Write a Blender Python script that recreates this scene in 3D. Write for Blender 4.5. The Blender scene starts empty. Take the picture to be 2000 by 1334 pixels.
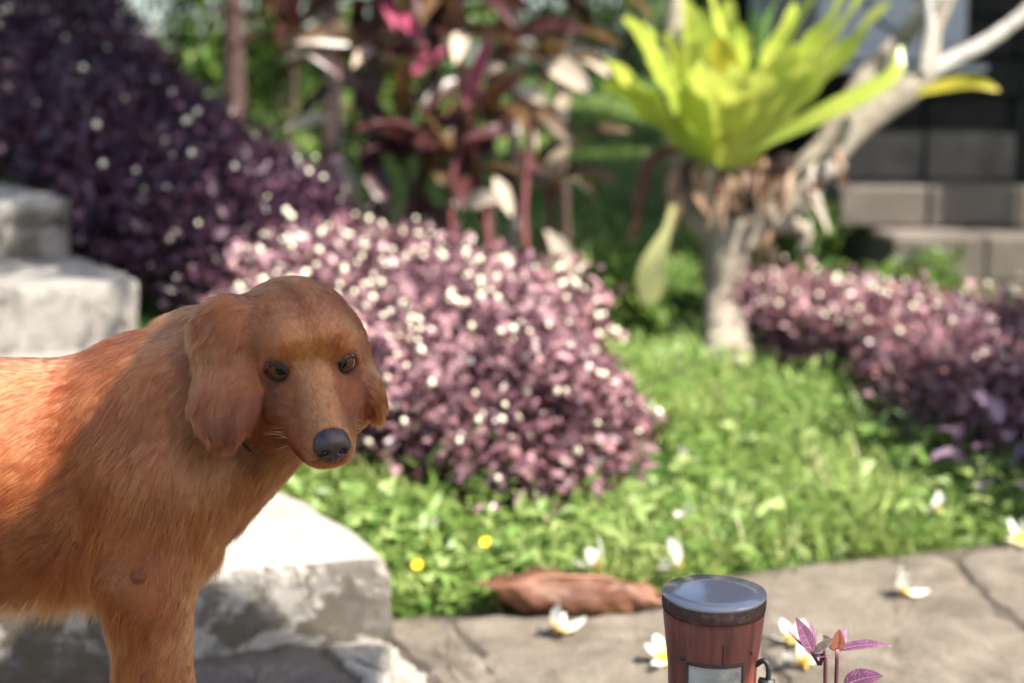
import bpy, bmesh, math, random, time
import numpy as np
from mathutils import Vector, Matrix, Quaternion

T0 = time.time()
random.seed(7)
rng = np.random.default_rng(11)
scene = bpy.context.scene
R = math.radians

# ------------------------------------------------------------------ camera
CAM = np.array([0.0, 0.0, 0.94])
PITCH = R(10.0)
FPX = 50.0 / 36.0 * 2000.0
cam_data = bpy.data.cameras.new('camera')
cam = bpy.data.objects.new('camera', cam_data)
scene.collection.objects.link(cam)
cam.location = CAM
cam.rotation_euler = (R(90) - PITCH, 0, 0)
cam_data.sensor_width = 36.0
cam_data.lens = 50.0
cam_data.clip_start = 0.05
cam_data.clip_end = 500.0
cam_data.dof.use_dof = True
cam_data.dof.focus_distance = 1.47
cam_data.dof.aperture_fstop = 2.7
scene.camera = cam

# ------------------------------------------------------------------ sky, sun, exposure
SUN_ELEV = R(52.0)
SUN_AZ = R(-30.0)      # measured from +X (picture right) towards +Y (away from the viewer)
SUN_DIR = np.array([math.cos(SUN_ELEV) * math.cos(SUN_AZ), math.cos(SUN_ELEV) * math.sin(SUN_AZ), math.sin(SUN_ELEV)])
world = bpy.data.worlds.new('World')
scene.world = world
world.use_nodes = True
wn, wl = world.node_tree.nodes, world.node_tree.links
wn.clear()
w_out = wn.new('ShaderNodeOutputWorld')
w_bg = wn.new('ShaderNodeBackground')
w_sky = wn.new('ShaderNodeTexSky')
w_sky.sky_type = 'NISHITA'
w_sky.sun_disc = False
w_sky.sun_elevation = SUN_ELEV
w_sky.sun_rotation = math.pi / 2 - SUN_AZ
w_sky.air_density = 1.0
w_sky.dust_density = 2.5
w_bg.inputs['Strength'].default_value = 0.105
wl.new(w_sky.outputs[0], w_bg.inputs[0])
wl.new(w_bg.outputs[0], w_out.inputs[0])
sun_data = bpy.data.lights.new('sun', 'SUN')
sun_data.energy = 5.0
sun_data.angle = R(0.5)
sun_data.color = (1.0, 0.93, 0.82)
sun = bpy.data.objects.new('sun', sun_data)
scene.collection.objects.link(sun)
sun.location = (3, 0, 6)
sun.rotation_euler = Vector(SUN_DIR).to_track_quat('Z', 'Y').to_euler()

scene.view_settings.view_transform = 'Standard'
scene.view_settings.look = 'None'
scene.view_settings.exposure = 1.60
scene.view_settings.gamma = 1.0
scene.view_settings.use_curve_mapping = False
scene.cycles.use_denoising = True
scene.cycles.use_adaptive_sampling = True
scene.cycles.adaptive_threshold = 0.022
scene.cycles.max_bounces = 8
scene.cycles.transparent_max_bounces = 16
scene.cycles.sample_clamp_indirect = 6.0

# ------------------------------------------------------------------ helpers
_fw = np.array([0, math.cos(PITCH), -math.sin(PITCH)])
_up = np.array([0, math.sin(PITCH), math.cos(PITCH)])
_rt = np.array([1.0, 0, 0])

def at(px, py, t):
    """World point at distance t along the view axis, for survey marks measured in the photograph."""
    return CAM + t * (_fw + (px - 1000) / FPX * _rt + (667 - py) / FPX * _up)

def on(px, py, z=0.0):
    d = _fw + (px - 1000) / FPX * _rt + (667 - py) / FPX * _up
    return CAM + (z - CAM[2]) / d[2] * d

def link(o, parent=None):
    scene.collection.objects.link(o)
    if parent is not None:
        o.parent = parent
    return o

def tag(o, label=None, cat=None, group=None, kind=None):
    if label: o['label'] = label
    if cat: o['category'] = cat
    if group: o['group'] = group
    if kind: o['kind'] = kind
    return o

def empty(name, loc=(0, 0, 0), rz=0.0):
    o = bpy.data.objects.new(name, None)
    o.empty_display_size = 0.05
    o.location = loc
    o.rotation_euler = (0, 0, rz)
    return link(o)

def mesh_data(name, V, F, mat=None, smooth=True):
    me = bpy.data.meshes.new(name)
    me.from_pydata([tuple(map(float, v)) for v in V], [], [tuple(map(int, f)) for f in F])
    if smooth:
        me.polygons.foreach_set('use_smooth', [True] * len(me.polygons))
    for m in (mat if isinstance(mat, (list, tuple)) else [mat]):
        if m is not None: me.materials.append(m)
    me.update()
    return me

def quads_mesh(name, V, Fq, mat=None, smooth=True, n=4):
    """Fast mesh from numpy arrays; every face has n corners."""
    V = np.asarray(V, np.float32); Fq = np.asarray(Fq, np.int32)
    me = bpy.data.meshes.new(name)
    me.vertices.add(len(V)); me.vertices.foreach_set('co', V.ravel())
    me.loops.add(Fq.size); me.loops.foreach_set('vertex_index', Fq.ravel())
    me.polygons.add(len(Fq))
    me.polygons.foreach_set('loop_start', np.arange(0, Fq.size, n, dtype=np.int32))
    if smooth: me.polygons.foreach_set('use_smooth', np.ones(len(Fq), bool))
    if mat is not None: me.materials.append(mat)
    me.update(calc_edges=True); me.validate()
    return me

def obj(name, me, parent=None, loc=None):
    o = bpy.data.objects.new(name, me)
    if loc is not None: o.location = loc
    return link(o, parent)

def nrm(v):
    v = np.asarray(v, float)
    return v / (np.linalg.norm(v, axis=-1, keepdims=True) + 1e-12)

def tube(path, radii, n=10, caps=True):
    """Tapered tube through a list of points -> V, F."""
    path = np.asarray(path, float); k = len(path)
    radii = np.broadcast_to(np.asarray(radii, float), (k,))
    tan = nrm(np.gradient(path, axis=0))
    ref = np.array([0, 0, 1.0]) if abs(tan[0][2]) < 0.9 else np.array([1.0, 0, 0])
    V, F = [], []
    u = nrm(np.cross(tan[0], ref))
    for i in range(k):
        u = nrm(u - tan[i] * np.dot(u, tan[i]))
        w = np.cross(tan[i], u)
        for j in range(n):
            a = 2 * math.pi * j / n
            V.append(path[i] + radii[i] * (math.cos(a) * u + math.sin(a) * w))
    for i in range(k - 1):
        for j in range(n):
            j2 = (j + 1) % n
            F.append((i * n + j, i * n + j2, (i + 1) * n + j2, (i + 1) * n + j))
    if caps:
        F.append(tuple(range(n - 1, -1, -1)))
        F.append(tuple((k - 1) * n + j for j in range(n)))
    return V, F

def merge(*parts):
    V, F = [], []
    for v, f in parts:
        b = len(V)
        V.extend(v); F.extend(tuple(i + b for i in q) for q in f)
    return V, F

def spline(pts, n):
    """Catmull-Rom through pts, n samples."""
    p = np.asarray(pts, float)
    p = np.vstack([2 * p[0] - p[1], p, 2 * p[-1] - p[-2]])
    s = np.linspace(0, len(p) - 3 - 1e-6, n)
    i = s.astype(int); f = (s - i)[:, None]
    a, b, c, d = p[i], p[i + 1], p[i + 2], p[i + 3]
    return 0.5 * (2 * b + (c - a) * f + (2 * a - 5 * b + 4 * c - d) * f ** 2 + (3 * b - a - 3 * c + d) * f ** 3)

# ------------------------------------------------------------------ material helpers
class NT:
    def __init__(s, name):
        s.m = bpy.data.materials.new(name); s.m.use_nodes = True
        s.t = s.m.node_tree; s.n = s.t.nodes; s.n.clear()
        s.out = s.n.new('ShaderNodeOutputMaterial')
    def add(s, typ, **kw):
        nd = s.n.new(typ)
        for k, v in kw.items():
            if k.startswith('i_'):
                key = k[2:].replace('_', ' ')
                nd.inputs[int(key) if key.isdigit() else key].default_value = v
            else: setattr(nd, k, v)
        return nd
    def link(s, a, b): s.t.links.new(a, b)
    def noise(s, scale, detail=4, rough=0.55, vec=None, dist=0.0):
        nd = s.add('ShaderNodeTexNoise'); nd.inputs['Scale'].default_value = scale
        nd.inputs['Detail'].default_value = detail; nd.inputs['Roughness'].default_value = rough
        nd.inputs['Distortion'].default_value = dist
        if vec is not None: s.link(vec, nd.inputs['Vector'])
        return nd.outputs['Fac']
    def ramp(s, fac, stops):
        nd = s.add('ShaderNodeValToRGB'); e = nd.color_ramp.elements
        while len(e) < len(stops): e.new(0.5)
        for k, (p, c) in enumerate(stops):
            e[k].position = p; e[k].color = (*c, 1) if len(c) == 3 else c
        if fac is not None: s.link(fac, nd.inputs[0])
        return nd.outputs[0]
    def mix(s, fac, a, b, blend='MIX'):
        nd = s.add('ShaderNodeMix', data_type='RGBA', blend_type=blend)
        for sock, v in ((nd.inputs['Factor'], fac), (nd.inputs[6], a), (nd.inputs[7], b)):
            if isinstance(v, (int, float)): sock.default_value = v
            elif isinstance(v, tuple): sock.default_value = (*v, 1) if len(v) == 3 else v
            else: s.link(v, sock)
        return nd.outputs[2]
    def math(s, op, a, b=0.0):
        nd = s.add('ShaderNodeMath', operation=op)
        for sock, v in ((nd.inputs[0], a), (nd.inputs[1], b)):
            if isinstance(v, (int, float)): sock.default_value = v
            else: s.link(v, sock)
        return nd.outputs[0]
    def bump(s, h, strength=0.5, dist=0.01):
        nd = s.add('ShaderNodeBump'); nd.inputs['Strength'].default_value = strength
        nd.inputs['Distance'].default_value = dist; s.link(h, nd.inputs['Height'])
        return nd.outputs[0]
    def coord(s, k='Object'): return s.add('ShaderNodeTexCoord').outputs[k]
    def pos(s): return s.add('ShaderNodeNewGeometry').outputs['Position']
    def bsdf(s, color, rough=0.6, normal=None, spec=0.4, **kw):
        nd = s.add('ShaderNodeBsdfPrincipled')
        def put(k, v):
            if isinstance(v, (int, float)): nd.inputs[k].default_value = v
            elif isinstance(v, tuple): nd.inputs[k].default_value = (*v, 1) if len(v) == 3 else v
            else: s.link(v, nd.inputs[k])
        put('Base Color', color); put('Roughness', rough); put('Specular IOR Level', spec)
        if normal is not None: s.link(normal, nd.inputs['Normal'])
        for k, v in kw.items(): put(k.replace('_', ' '), v)
        s.link(nd.outputs[0], s.out.inputs[0])
        return nd

def leaf_mat(name, stops, rough=0.45, trans=0.35, spec=0.4, tint=None, scale=6.0, coord='Object'):
    """Thin leaf: reflecting and letting light through; colour varies leaf by leaf (island) and along it."""
    s = NT(name)
    g = s.add('ShaderNodeNewGeometry')
    rnd = g.outputs['Random Per Island']
    n = s.noise(scale, 3, 0.6, g.outputs['Position'])
    f = s.math('ADD', s.math('MULTIPLY', rnd, 0.7), s.math('MULTIPLY', n, 0.4))
    oi = s.add('ShaderNodeObjectInfo').outputs['Random']
    f = s.math('ADD', f, s.math('MULTIPLY', oi, 0.24))
    f = s.math('SUBTRACT', f, 0.17)
    col = s.ramp(f, stops)
    p = s.add('ShaderNodeBsdfPrincipled')
    s.link(col, p.inputs['Base Color']); p.inputs['Roughness'].default_value = rough
    p.inputs['Specular IOR Level'].default_value = spec
    tr = s.add('ShaderNodeBsdfTranslucent')
    if tint: s.link(s.mix(1.0, col, tint, 'MULTIPLY'), tr.inputs[0])
    else: s.link(col, tr.inputs[0])
    mx = s.add('ShaderNodeMixShader'); mx.inputs[0].default_value = trans
    s.link(p.outputs[0], mx.inputs[1]); s.link(tr.outputs[0], mx.inputs[2])
    s.link(mx.outputs[0], s.out.inputs[0])
    return s.m

def plain(name, color, rough=0.6, spec=0.4, var=0.15, scale=30.0, bump=0.0, **kw):
    s = NT(name)
    n = s.noise(scale, 5, 0.6, s.coord())
    a = tuple(c * (1 - var) for c in color); b = tuple(min(1, c * (1 + var)) for c in color)
    col = s.ramp(n, [(0.3, a), (0.7, b)])
    s.bsdf(col, rough, s.bump(n, bump, 0.004) if bump else None, spec, **kw)
    return s.m
# ------------------------------------------------------------------ blended volumes
def sd_ell(p, c, r, M=None):
    q = p - c
    if M is not None: q = q @ M.T          # rows of M: local axes in world
    r = np.asarray(r, np.float32)
    k0 = np.sqrt(((q / r) ** 2).sum(-1)); k1 = np.sqrt(((q / (r * r)) ** 2).sum(-1))
    return k0 * (k0 - 1.0) / (k1 + 1e-9)

def sd_cone(p, a, b, ra, rb):
    pa = p - a; ba = b - a
    h = np.clip((pa @ ba) / ba.dot(ba), 0, 1)
    return np.sqrt(((pa - h[..., None] * ba) ** 2).sum(-1)) - (ra + (rb - ra) * h)

def smin(a, b, k):
    h = np.maximum(k - np.abs(a - b), 0) / k
    return np.minimum(a, b) - h * h * k * 0.25

class Blob:
    """Smooth-blended volumes, each with the lie, length and density of the coat that grows on it."""
    def __init__(s): s.pr = []
    def ell(s, c, r, k=0.03, M=None, **kw):
        s.pr.append(('e', np.asarray(c, np.float32), np.asarray(r, np.float32), None if M is None else np.asarray(M, np.float32), k, kw))
    def cone(s, a, b, ra, rb, k=0.03, **kw):
        s.pr.append(('c', np.asarray(a, np.float32), np.asarray(b, np.float32), (ra, rb), k, kw))
    def cut(s, c, r, k=0.005, M=None):
        s.pr.append(('x', np.asarray(c, np.float32), np.asarray(r, np.float32), None if M is None else np.asarray(M, np.float32), k, {}))
    def dist(s, q, p):
        if q[0] in 'ex': return sd_ell(p, q[1], q[2], q[3])
        return sd_cone(p, q[1], q[2], *q[3])
    def bounds(s, q):
        if q[0] in 'ex':
            m = float(q[2].max()); return q[1] - m, q[1] + m
        m = max(q[3]); return np.minimum(q[1], q[2]) - m, np.maximum(q[1], q[2]) + m
    def field(s, xs, ys, zs):
        D = np.full((len(xs), len(ys), len(zs)), 0.5, np.float32)
        for q in s.pr:
            lo, hi = s.bounds(q); k = q[4]; mg = k + 0.03
            sl = [slice(max(0, np.searchsorted(ax, lo[i] - mg) - 1), np.searchsorted(ax, hi[i] + mg) + 1) for i, ax in enumerate((xs, ys, zs))]
            g = np.stack(np.meshgrid(xs[sl[0]], ys[sl[1]], zs[sl[2]], indexing='ij'), -1).astype(np.float32)
            if g.size == 0: continue
            d = s.dist(q, g); sub = D[sl[0], sl[1], sl[2]]
            if q[0] == 'x': D[sl[0], sl[1], sl[2]] = -smin(-sub, d, k)
            else: D[sl[0], sl[1], sl[2]] = smin(sub, d, k)
        return D

def surface_nets(D, xs, ys, zs):
    inside = D < 0
    S = np.zeros(tuple(n - 1 for n in D.shape), np.int8)
    corners = [(i, j, k) for i in (0, 1) for j in (0, 1) for k in (0, 1)]
    def cs(c, A): return A[c[0]:A.shape[0] - 1 + c[0], c[1]:A.shape[1] - 1 + c[1], c[2]:A.shape[2] - 1 + c[2]]
    for c in corners: S += cs(c, inside)
    act = (S > 0) & (S < 8)
    idx = np.argwhere(act)
    vid = np.full(S.shape, -1, np.int64); vid[act] = np.arange(len(idx))
    acc = np.zeros((len(idx), 3)); cnt = np.zeros(len(idx))
    for c in corners:
        for ax in range(3):
            if c[ax]: continue
            c2 = list(c); c2[ax] = 1
            a = D[idx[:, 0] + c[0], idx[:, 1] + c[1], idx[:, 2] + c[2]]
            b = D[idx[:, 0] + c2[0], idx[:, 1] + c2[1], idx[:, 2] + c2[2]]
            m = (a < 0) != (b < 0)
            t = np.where(m, a / np.where(a - b == 0, 1, a - b), 0)
            off = np.tile(np.array(c, float), (len(idx), 1)); off[:, ax] += t
            acc[m] += off[m]; cnt[m] += 1
    f = acc / cnt[:, None]
    V = np.stack([A[idx[:, i]] + f[:, i] * (A[idx[:, i] + 1] - A[idx[:, i]]) for i, A in enumerate((xs, ys, zs))], -1)
    Q = []
    for ax in range(3):
        a = inside
        sl0 = [slice(None)] * 3; sl1 = [slice(None)] * 3
        sl0[ax] = slice(0, -1); sl1[ax] = slice(1, None)
        ch = a[tuple(sl0)] != a[tuple(sl1)]
        e = np.argwhere(ch)
        o1, o2 = [(1, 2), (2, 0), (0, 1)][ax]
        ok = (e[:, o1] > 0) & (e[:, o2] > 0) & (e[:, o1] < S.shape[o1]) & (e[:, o2] < S.shape[o2])
        e = e[ok]
        def get(d1, d2):
            i = e.copy(); i[:, o1] -= d1; i[:, o2] -= d2
            return vid[i[:, 0], i[:, 1], i[:, 2]]
        q = np.stack([get(1, 1), get(0, 1), get(0, 0), get(1, 0)], -1)
        flip = ~inside[e[:, 0], e[:, 1], e[:, 2]]
        q[flip] = q[flip][:, ::-1]
        Q.append(q)
    Q = np.vstack(Q); Q = Q[(Q >= 0).all(1)]
    return V, Q

def relax(V, Q, it=2, lam=0.5):
    for _ in range(it):
        A = np.zeros_like(V); c = np.zeros(len(V))
        for a, b in ((0, 1), (1, 2), (2, 3), (3, 0)):
            np.add.at(A, Q[:, a], V[Q[:, b]]); np.add.at(A, Q[:, b], V[Q[:, a]])
            np.add.at(c, Q[:, a], 1); np.add.at(c, Q[:, b], 1)
        V = V + lam * (A / c[:, None] - V)
    return V

def axis_steps(lo, a, b, hi, fine, coarse):
    return np.concatenate([np.arange(lo, a, coarse), np.arange(a, b, fine), np.arange(b, hi + coarse, coarse)]).astype(np.float64)

SH_X0, SH_X1, SH_Y0, SH_Y1 = 0.58, 1.20, 0.55, 1.50
# ================================================================== terrain
ST_D = np.array([-0.51, 0.86]); ST_R = np.array([0.86, 0.51])     # up the stairs, to their right
def g2(px, py): return on(px, py, 0.0)[:2]
path_edge = [g2(300, 1262), g2(730, 1225), g2(745, 1203), g2(960, 1190), g2(1150, 1178), g2(1290, 1150), g2(1400, 1122), g2(1560, 1098), g2(1750, 1080), g2(1990, 1052), g2(2150, 1040)]
pe = np.array(path_edge)
def smooth(x, a, b):
    t = np.clip((x - a) / (b - a), 0, 1); return t * t * (3 - 2 * t)
def hgt(x, y):
    x = np.asarray(x, float); y = np.asarray(y, float)
    rx, ry = x + 0.235, y - 2.367
    a = rx * ST_D[0] + ry * ST_D[1]; l = rx * ST_R[0] + ry * ST_R[1]
    f = 1.0 - 0.93 * smooth(l, 0.35, 2.0)
    h = 0.25 * np.maximum(a - 0.25, 0) * f
    h = np.minimum(h, 2.2)
    h = h + 0.13 * np.maximum(y - 5.6, 0) * (y < 60) * (1 - smooth(y, 12, 30))
    h = h + 0.012 * np.sin(x * 5.1 + y * 2.3) * smooth(y, 2.9, 3.6)
    h = h - 0.05 * (1 - smooth(y - np.interp(x, pe[:, 0], pe[:, 1]), -0.03, 0.05))
    return h

def sheet(name, xs, ys, zf, mat):
    X, Y = np.meshgrid(xs, ys); Z = zf(X, Y)
    n = len(xs); V = np.stack([X, Y, Z], -1).reshape(-1, 3)
    i = np.arange(len(ys) - 1)[:, None] * n + np.arange(n - 1)[None, :]
    F = np.stack([i, i + 1, i + n + 1, i + n], -1).reshape(-1, 4)
    return obj(name, quads_mesh(name, V, F, mat))

def lawn_mat():
    s = NT('lawn_soil_and_turf')
    p = s.pos()
    a = s.noise(1.6, 4, 0.6, p); b = s.noise(38, 5, 0.7, p)
    g = s.ramp(b, [(0.25, (0.018, 0.040, 0.010)), (0.55, (0.045, 0.100, 0.018)), (0.85, (0.090, 0.150, 0.035))])
    e = s.ramp(b, [(0.3, (0.035, 0.026, 0.016)), (0.8, (0.090, 0.066, 0.040))])
    col = s.mix(s.ramp(a, [(0.30, (1, 1, 1)), (0.42, (0, 0, 0))]), g, e)
    s.bsdf(col, 0.95, s.bump(b, 0.8, 0.03), 0.1)
    return s.m
MAT_LAWN = lawn_mat()
gx = np.concatenate([np.linspace(-150, -8, 14), np.arange(-6, 6.01, 0.12), np.linspace(8, 150, 14)])
gy = np.concatenate([np.linspace(-60, -2, 8), np.arange(-1, 1.9, 0.12), np.arange(2.0, 3.2, 0.03), np.arange(3.25, 12.01, 0.12), np.linspace(14, 250, 20)])
ground = sheet('ground', gx, gy, hgt, MAT_LAWN)
tag(ground, kind='structure')

# ------------------------------------------------------------------ paved path
def stone_mat(name, c0, c1, c2, scale=9.0, stain=0.5, stain_col=(0.03, 0.026, 0.022)):
    s = NT(name); p = s.pos()
    a = s.noise(scale, 6, 0.62, p, 0.3); b = s.noise(scale * 9, 5, 0.7, p); c = s.noise(scale * 0.45, 5, 0.65, p, 0.5)
    col = s.ramp(a, [(0.28, c0), (0.5, c1), (0.72, c2)])
    col = s.mix(0.35, col, s.ramp(b, [(0.3, c0), (0.75, c2)]))
    msk = s.ramp(c, [(0.56 - 0.12 * stain, (0, 0, 0)), (0.66 - 0.08 * stain, (1, 1, 1))])
    col = s.mix(s.math('MULTIPLY', msk, stain), col, stain_col)
    h = s.math('ADD', s.math('MULTIPLY', a, 0.6), s.math('MULTIPLY', b, 0.5))
    s.bsdf(col, 0.9, s.bump(h, 1.0, 0.022), 0.25)
    return s.m
MAT_PAVE = [stone_mat('paving_tan', (0.120, 0.098, 0.074), (0.20, 0.168, 0.132), (0.31, 0.268, 0.218), 13, 0.5, (0.090, 0.074, 0.056)),
            stone_mat('paving_grey', (0.085, 0.076, 0.068), (0.14, 0.125, 0.110), (0.21, 0.19, 0.17), 11, 0.5, (0.05, 0.043, 0.036)),
            stone_mat('paving_pale', (0.24, 0.22, 0.19), (0.36, 0.33, 0.29), (0.48, 0.45, 0.40), 8, 0.25, (0.13, 0.11, 0.09))]
MAT_MORTAR = stone_mat('path_joint_earth', (0.075, 0.06, 0.045), (0.12, 0.098, 0.076), (0.18, 0.15, 0.118), 20, 0.5)

def blob_outline(pts, n=64, jag=0.008, seed=0):
    """Closed outline through pts with softened corners and a slightly broken edge."""
    r = random.Random(seed); p = np.asarray(pts, float); k = len(p); out = []
    per = np.roll(p, -1, 0) - p; L = np.linalg.norm(per, axis=1)
    for i in range(k):
        m = max(3, int(n * L[i] / L.sum()))
        for j in range(m):
            out.append(p[i] + per[i] * (j / m))
    out = np.array(out)
    for _ in range(2): out = (np.roll(out, 1, 0) + 2 * out + np.roll(out, -1, 0)) / 4
    c = out.mean(0); d = nrm(out - c)
    ph = [r.uniform(0, 6.3) for _ in range(4)]
    th = np.linspace(0, 2 * math.pi, len(out), endpoint=False)
    w = sum(np.sin(th * f + q) for f, q in zip((7, 13, 23, 37), ph)) * jag * 0.5
    return out + d * w[:, None]

def slab(name, pts, z0, z1, mat, parent, seed=0, bevel=0.012, jag=0.006, label=None, rough=0.004):
    o2 = blob_outline(pts, 70, jag, seed); c = o2.mean(0); n = len(o2)
    rr = random.Random(seed + 5)
    V, F = [], []
    def ring(off, z, nz):
        d = nrm(o2 - c)
        for k in range(n): V.append((*(o2[k] - d[k] * off), z + rr.uniform(-nz, nz)))
    ring(0.0, z0, 0); ring(-0.002, z1 - bevel, 0.001); ring(bevel * .35, z1 - bevel * .3, 0.001); ring(bevel, z1, rough * .3)
    rings = 4
    for q in (0.72, 0.42, 0.16):
        for k in range(n):
            V.append((*(c + (o2[k] - c) * q), z1 + rr.uniform(-rough, rough) * 0.6))
        rings += 1
    for i in range(rings - 1):
        for k in range(n):
            k2 = (k + 1) % n; F.append((i * n + k, i * n + k2, (i + 1) * n + k2, (i + 1) * n + k))
    V.append((*c, z1)); ci = len(V) - 1
    for k in range(n): F.append(((rings - 1) * n + k, (rings - 1) * n + (k + 1) % n, ci))
    o = obj(name, mesh_data(name, V, F, mat), parent)
    if label: o['label'] = label
    return o

pb = np.vstack([pe, [[2.2, 2.9], [2.4, 0.2], [-2.4, 0.2], [-2.4, 1.9], [-0.9, 2.25]]])
cen = np.array([0.1, 1.6])
V = [(*p, -0.006) for p in pb] + [(*cen, -0.006)]
path = obj('path', mesh_data('path', V, [(i, (i + 1) % len(pb), len(pb)) for i in range(len(pb))][::-1], MAT_MORTAR, smooth=False))
me = path.data
bm = bmesh.new(); bm.from_mesh(me); bmesh.ops.recalc_face_normals(bm, faces=bm.faces)
if sum(f.normal.z for f in bm.faces) < 0: bmesh.ops.reverse_faces(bm, faces=bm.faces)
bm.to_mesh(me); bm.free()
tag(path, kind='structure')
PZ = 0.0
stones = [
    ([g2(330, 1280), g2(470, 1264), g2(612, 1262), g2(640, 1285), g2(770, 1400), g2(250, 1420)], 1),
    ([g2(632, 1258), g2(728, 1238), g2(770, 1262), g2(905, 1400), g2(790, 1400), g2(680, 1298)], 2),
    ([g2(745, 1232), g2(762, 1212), g2(868, 1206), g2(905, 1250), g2(975, 1330), g2(1000, 1400), g2(925, 1400), g2(800, 1270)], 0),
    ([g2(880, 1208), g2(1170, 1186), g2(1300, 1155), g2(1405, 1128), g2(1440, 1200), g2(1560, 1400), g2(1015, 1400), g2(930, 1262)], 0),
    ([g2(1418, 1128), g2(1560, 1104), g2(1750, 1087), g2(1850, 1082), g2(1900, 1150), g2(2080, 1300), g2(2120, 1400), g2(1580, 1400), g2(1455, 1200)], 0),
    ([g2(1865, 1080), g2(1990, 1064), g2(2150, 1050), g2(2300, 1120), g2(2260, 1400), g2(2140, 1400), g2(2100, 1300), g2(1918, 1150)], 0),
    ([(-0.95, 2.20), (-0.56, 2.03), (-0.56, 1.55), (-1.15, 1.62)], 1), ([(-0.53, 2.02), (-0.02, 2.04), (-0.05, 1.50), (-0.54, 1.54)], 0),
    ([(0.01, 2.04), (0.52, 2.04), (0.55, 1.48), (-0.02, 1.50)], 0), ([(0.55, 2.04), (1.05, 2.06), (1.12, 1.45), (0.58, 1.48)], 1),
    ([(1.08, 2.06), (1.8, 2.2), (1.9, 1.4), (1.15, 1.45)], 0), ([(-1.2, 1.58), (-0.5, 1.51), (-0.45, 0.9), (-1.3, 0.9)], 0),
    ([(-0.46, 1.50), (0.35, 1.46), (0.38, 0.85), (-0.41, 0.9)], 1), ([(0.39, 1.46), (1.2, 1.42), (1.25, 0.8), (0.42, 0.85)], 0)]
for i, (pts, mi) in enumerate(stones):
    slab('paving_stone', pts, -0.045, PZ, MAT_PAVE[mi], path, i, 0.008, 0.009, None, 0.007)

# ------------------------------------------------------------------ stone staircase
def step_mat(name, dark, k=1.0):
    s = NT(name); p = s.pos()
    g = s.add('ShaderNodeNewGeometry')
    sep = s.add('ShaderNodeSeparateXYZ'); s.link(g.outputs['True Normal'], sep.inputs[0])
    a = s.noise(10, 6, 0.65, p, 0.4); b = s.noise(130, 6, 0.8, p); c = s.noise(5.5, 6, 0.7, p, 0.8); d = s.noise(22, 5, 0.7, p, 0.6)
    base = s.ramp(a, [(0.25, (0.30, 0.28, 0.25)), (0.55, (0.42, 0.395, 0.355)), (0.8, (0.52, 0.49, 0.45))])
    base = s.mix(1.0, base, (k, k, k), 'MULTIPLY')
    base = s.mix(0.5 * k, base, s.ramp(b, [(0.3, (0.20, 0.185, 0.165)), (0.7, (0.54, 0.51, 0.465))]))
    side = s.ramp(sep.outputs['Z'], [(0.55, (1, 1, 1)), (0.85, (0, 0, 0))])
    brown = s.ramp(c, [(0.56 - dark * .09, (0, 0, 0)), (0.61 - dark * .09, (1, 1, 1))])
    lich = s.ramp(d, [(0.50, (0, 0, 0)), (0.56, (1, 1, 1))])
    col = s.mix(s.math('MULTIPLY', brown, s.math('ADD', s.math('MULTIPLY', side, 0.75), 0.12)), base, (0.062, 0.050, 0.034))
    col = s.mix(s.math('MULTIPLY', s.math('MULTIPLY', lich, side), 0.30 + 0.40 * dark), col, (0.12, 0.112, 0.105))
    h = s.math('ADD', s.math('MULTIPLY', a, 0.5), s.math('MULTIPLY', b, 0.35))
    h = s.math('ADD', h, s.math('MULTIPLY', d, 0.5))
    s.bsdf(col, 0.92, s.bump(h, 0.8, 0.012), 0.2)
    return s.m
MAT_STEP = [step_mat('weathered_step_stained', 1.0, 0.74), step_mat('weathered_step_pale', 0.45, 0.50)]

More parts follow.
